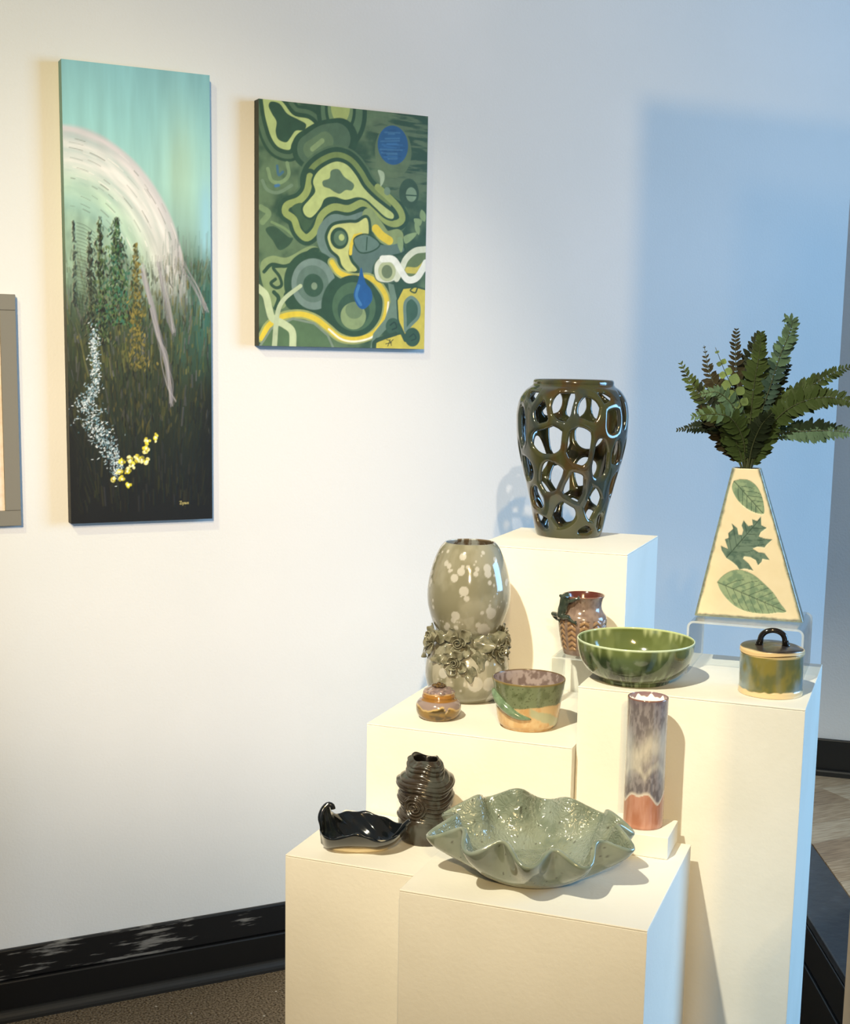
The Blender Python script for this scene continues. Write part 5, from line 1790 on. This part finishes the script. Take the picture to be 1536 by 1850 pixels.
def frond(pts, depth, c1, n, size, label=None, kind='fern', c2=None, start=.18, tip=.30, roll=0.0, splay=1.12, fold=.25):
    """pts: (x, z) in metres right of and above the vase mouth, depth: how far the tip leans away (+) or towards the viewer (-)"""
    start = max(start, .15)
    n = int(n * (1.0 if kind == 'round' else 1.5))
    splay = splay * (1 if kind == 'round' else 1.06)
    pts = np.array(pts)
    q = np.zeros((len(pts), 3))
    q[:, 0], q[:, 2] = pts[:, 0], pts[:, 1]
    s = np.r_[0, np.cumsum(np.hypot(*np.diff(pts, axis=0).T))]
    q[:, 1] = depth * (s / s[-1]) ** 1.3
    jit = rng.normal(0, .0022, 2)
    q[0, 1] += jit[1]
    P3 = catmull(q, 40)
    V, F = tube(P3, np.linspace(.0013, .0004, 40), 6)
    o = link('fern_frond', mesh('fern_stem', V, F, stem_m), bunch)
    if label:
        o['label'] = label
    T = np.gradient(P3, axis=0)
    T /= np.linalg.norm(T, axis=1)[:, None]
    for i in range(n):
        u = start + (1 - start) * (i + .5) / n
        f_ = u * 39
        k = min(int(f_), 38)
        pos = P3[k] + (P3[k + 1] - P3[k]) * (f_ - k)
        tv = Vector(T[k])
        nv = Vector((math.sin(roll), -math.cos(roll), .25))
        sv = tv.cross(nv).normalized()
        nv = sv.cross(tv).normalized()
        prof_ = min(1, .55 + 2.2 * (u - start)) * (tip + (1 - tip) * min(1, (1 - u) * 2.6))
        for sd in (-1, 1):
            L = size * 1.12 * prof_ * rng.uniform(.86, 1.14)
            sp = splay * rng.uniform(.88, 1.12) - .35 * u
            d = (sv * sd * math.sin(sp) + tv * math.cos(sp) + nv * fold * rng.uniform(-.8, 1.4)).normalized()
            side = nv.cross(d).normalized()
            n2 = d.cross(side)
            Mx = Matrix(((d.x, side.x, n2.x, pos[0]), (d.y, side.y, n2.y, pos[1]), (d.z, side.z, n2.z, pos[2]), (0, 0, 0, 1))) @ Matrix.Diagonal((L, L * rng.uniform(.95, 1.25), L, 1))
            key = c1 if (c2 is None or u < .55 or rng.random() < .3) else c2
            LEAVES.append((L - depth * .12, o, key, kind, Mx))
    return o
K = 1 / 1275.0
def FP(*l):
    """(pixels right of the mouth, pixels above it) -> metres"""
    return [(a * K, b * K) for a, b in l]
frond(FP((-6, -8), (-34, 55), (-78, 118), (-106, 150), (-131, 192)), .015, 'dark', 15, .016, c2='olive')
frond(FP((-4, -8), (-20, 70), (-52, 130), (-76, 170), (-90, 224)), .03, 'brown', 14, .017, tip=.10)
frond(FP((-2, -8), (-4, 80), (-22, 130), (-44, 170), (-66, 220)), -.035, 'pale', 6, .0155, 'pale vine stem with large rounded leaves', kind='round', start=.42, tip=.14, splay=1.2)
frond(FP((-1, -8), (-10, 90), (-26, 160), (-32, 220), (-32, 256)), .02, 'brown', 15, .014, c2='brown')
frond(FP((0, -8), (-4, 90), (-10, 170), (2, 225), (12, 242), (18, 234)), .03, 'dark', 15, .017)
frond(FP((1, -8), (2, 90), (6, 160), (12, 214), (13, 248)), -.01, 'olive', 17, .0185, c2='olive')
frond(FP((3, -8), (12, 70), (34, 150), (48, 205), (62, 245), (66, 268), (54, 274)), -.005, 'teal', 20, .0165, c2='sage', tip=.42)
frond(FP((4, -8), (22, 70), (36, 130), (54, 172), (66, 192)), .03, 'dark', 14, .0155)
frond(FP((5, -8), (28, 70), (70, 130), (110, 156), (150, 180), (186, 194)), .02, 'olive', 20, .016, c2='olive', tip=.22)
frond(FP((4, -8), (20, 50), (60, 105), (104, 130), (150, 134), (196, 118)), -.06, 'olive', 24, .0185, c2='olive', tip=.28, splay=1.2)
frond(FP((5, -8), (26, 40), (60, 66), (106, 72), (150, 74), (192, 70)), -.02, 'sage', 17, .0185, c2='sage', start=.36, tip=.22, splay=1.25)
frond(FP((-5, -8), (-28, 40), (-66, 72), (-98, 72), (-132, 66)), .01, 'dark', 16, .0125, c2='dark', tip=.25)
frond(FP((-3, -8), (-8, 50), (-32, 92), (-64, 100), (-100, 94)), -.055, 'olive', 17, .018, c2='sage')
frond(FP((-2, -8), (-10, 60), (-26, 108), (-56, 138), (-86, 136)), -.03, 'sage', 13, .015, c2='sage', start=.4)
frond(FP((-4, -8), (-26, 30), (-48, 62), (-72, 94), (-92, 108)), -.015, 'brown', 17, .0175, c2='dark', start=.1)
frond(FP((-3, -8), (-14, 30), (-28, 64), (-46, 96)), -.03, 'olive', 15, .0195, start=.16)
frond(FP((4, -8), (16, 26), (30, 58), (50, 84)), -.025, 'olive', 14, .018, start=.12)
frond(FP((2, -8), (8, 40), (22, 80), (40, 104)), -.035, 'dark', 14, .0185, start=.2)
frond(FP((-2, -8), (-12, 60), (-36, 120), (-50, 150)), .02, 'dark', 15, .018, 'dark fern frond filling the middle behind the pale vine', start=.2)
frond(FP((3, -8), (14, 80), (30, 120), (56, 140)), .02, 'dark', 15, .018, start=.2)

# the 300 leaflets that show largest are pieces of their frond, the rest one part of the bunch
LEAVES.sort(key=lambda q: -q[0])
for L, o, key, kind, Mx in LEAVES[:296]:
    lf = bpy.data.objects.new('leaflet', leaf_me[(key, kind)])
    COLL.objects.link(lf)
    lf.parent = o
    lf.matrix_basis = Mx
keys = list(fern_c)
V, F, mi = [], [], []
for L, o, key, kind, Mx in LEAVES[296:]:
    me = leaf_me[(key, kind)]
    k = len(V)
    V += [tuple(Mx @ v.co) for v in me.vertices]
    F += [tuple(i + k for i in p.vertices) for p in me.polygons]
    mi += [keys.index(key)] * len(me.polygons)
me = mesh('small_leaflets', V, F, None)
for q in keys:
    me.materials.append(fern_m[q])
me.polygons.foreach_set('material_index', mi)
link('small_leaflets', me, bunch)['kind'] = 'stuff'
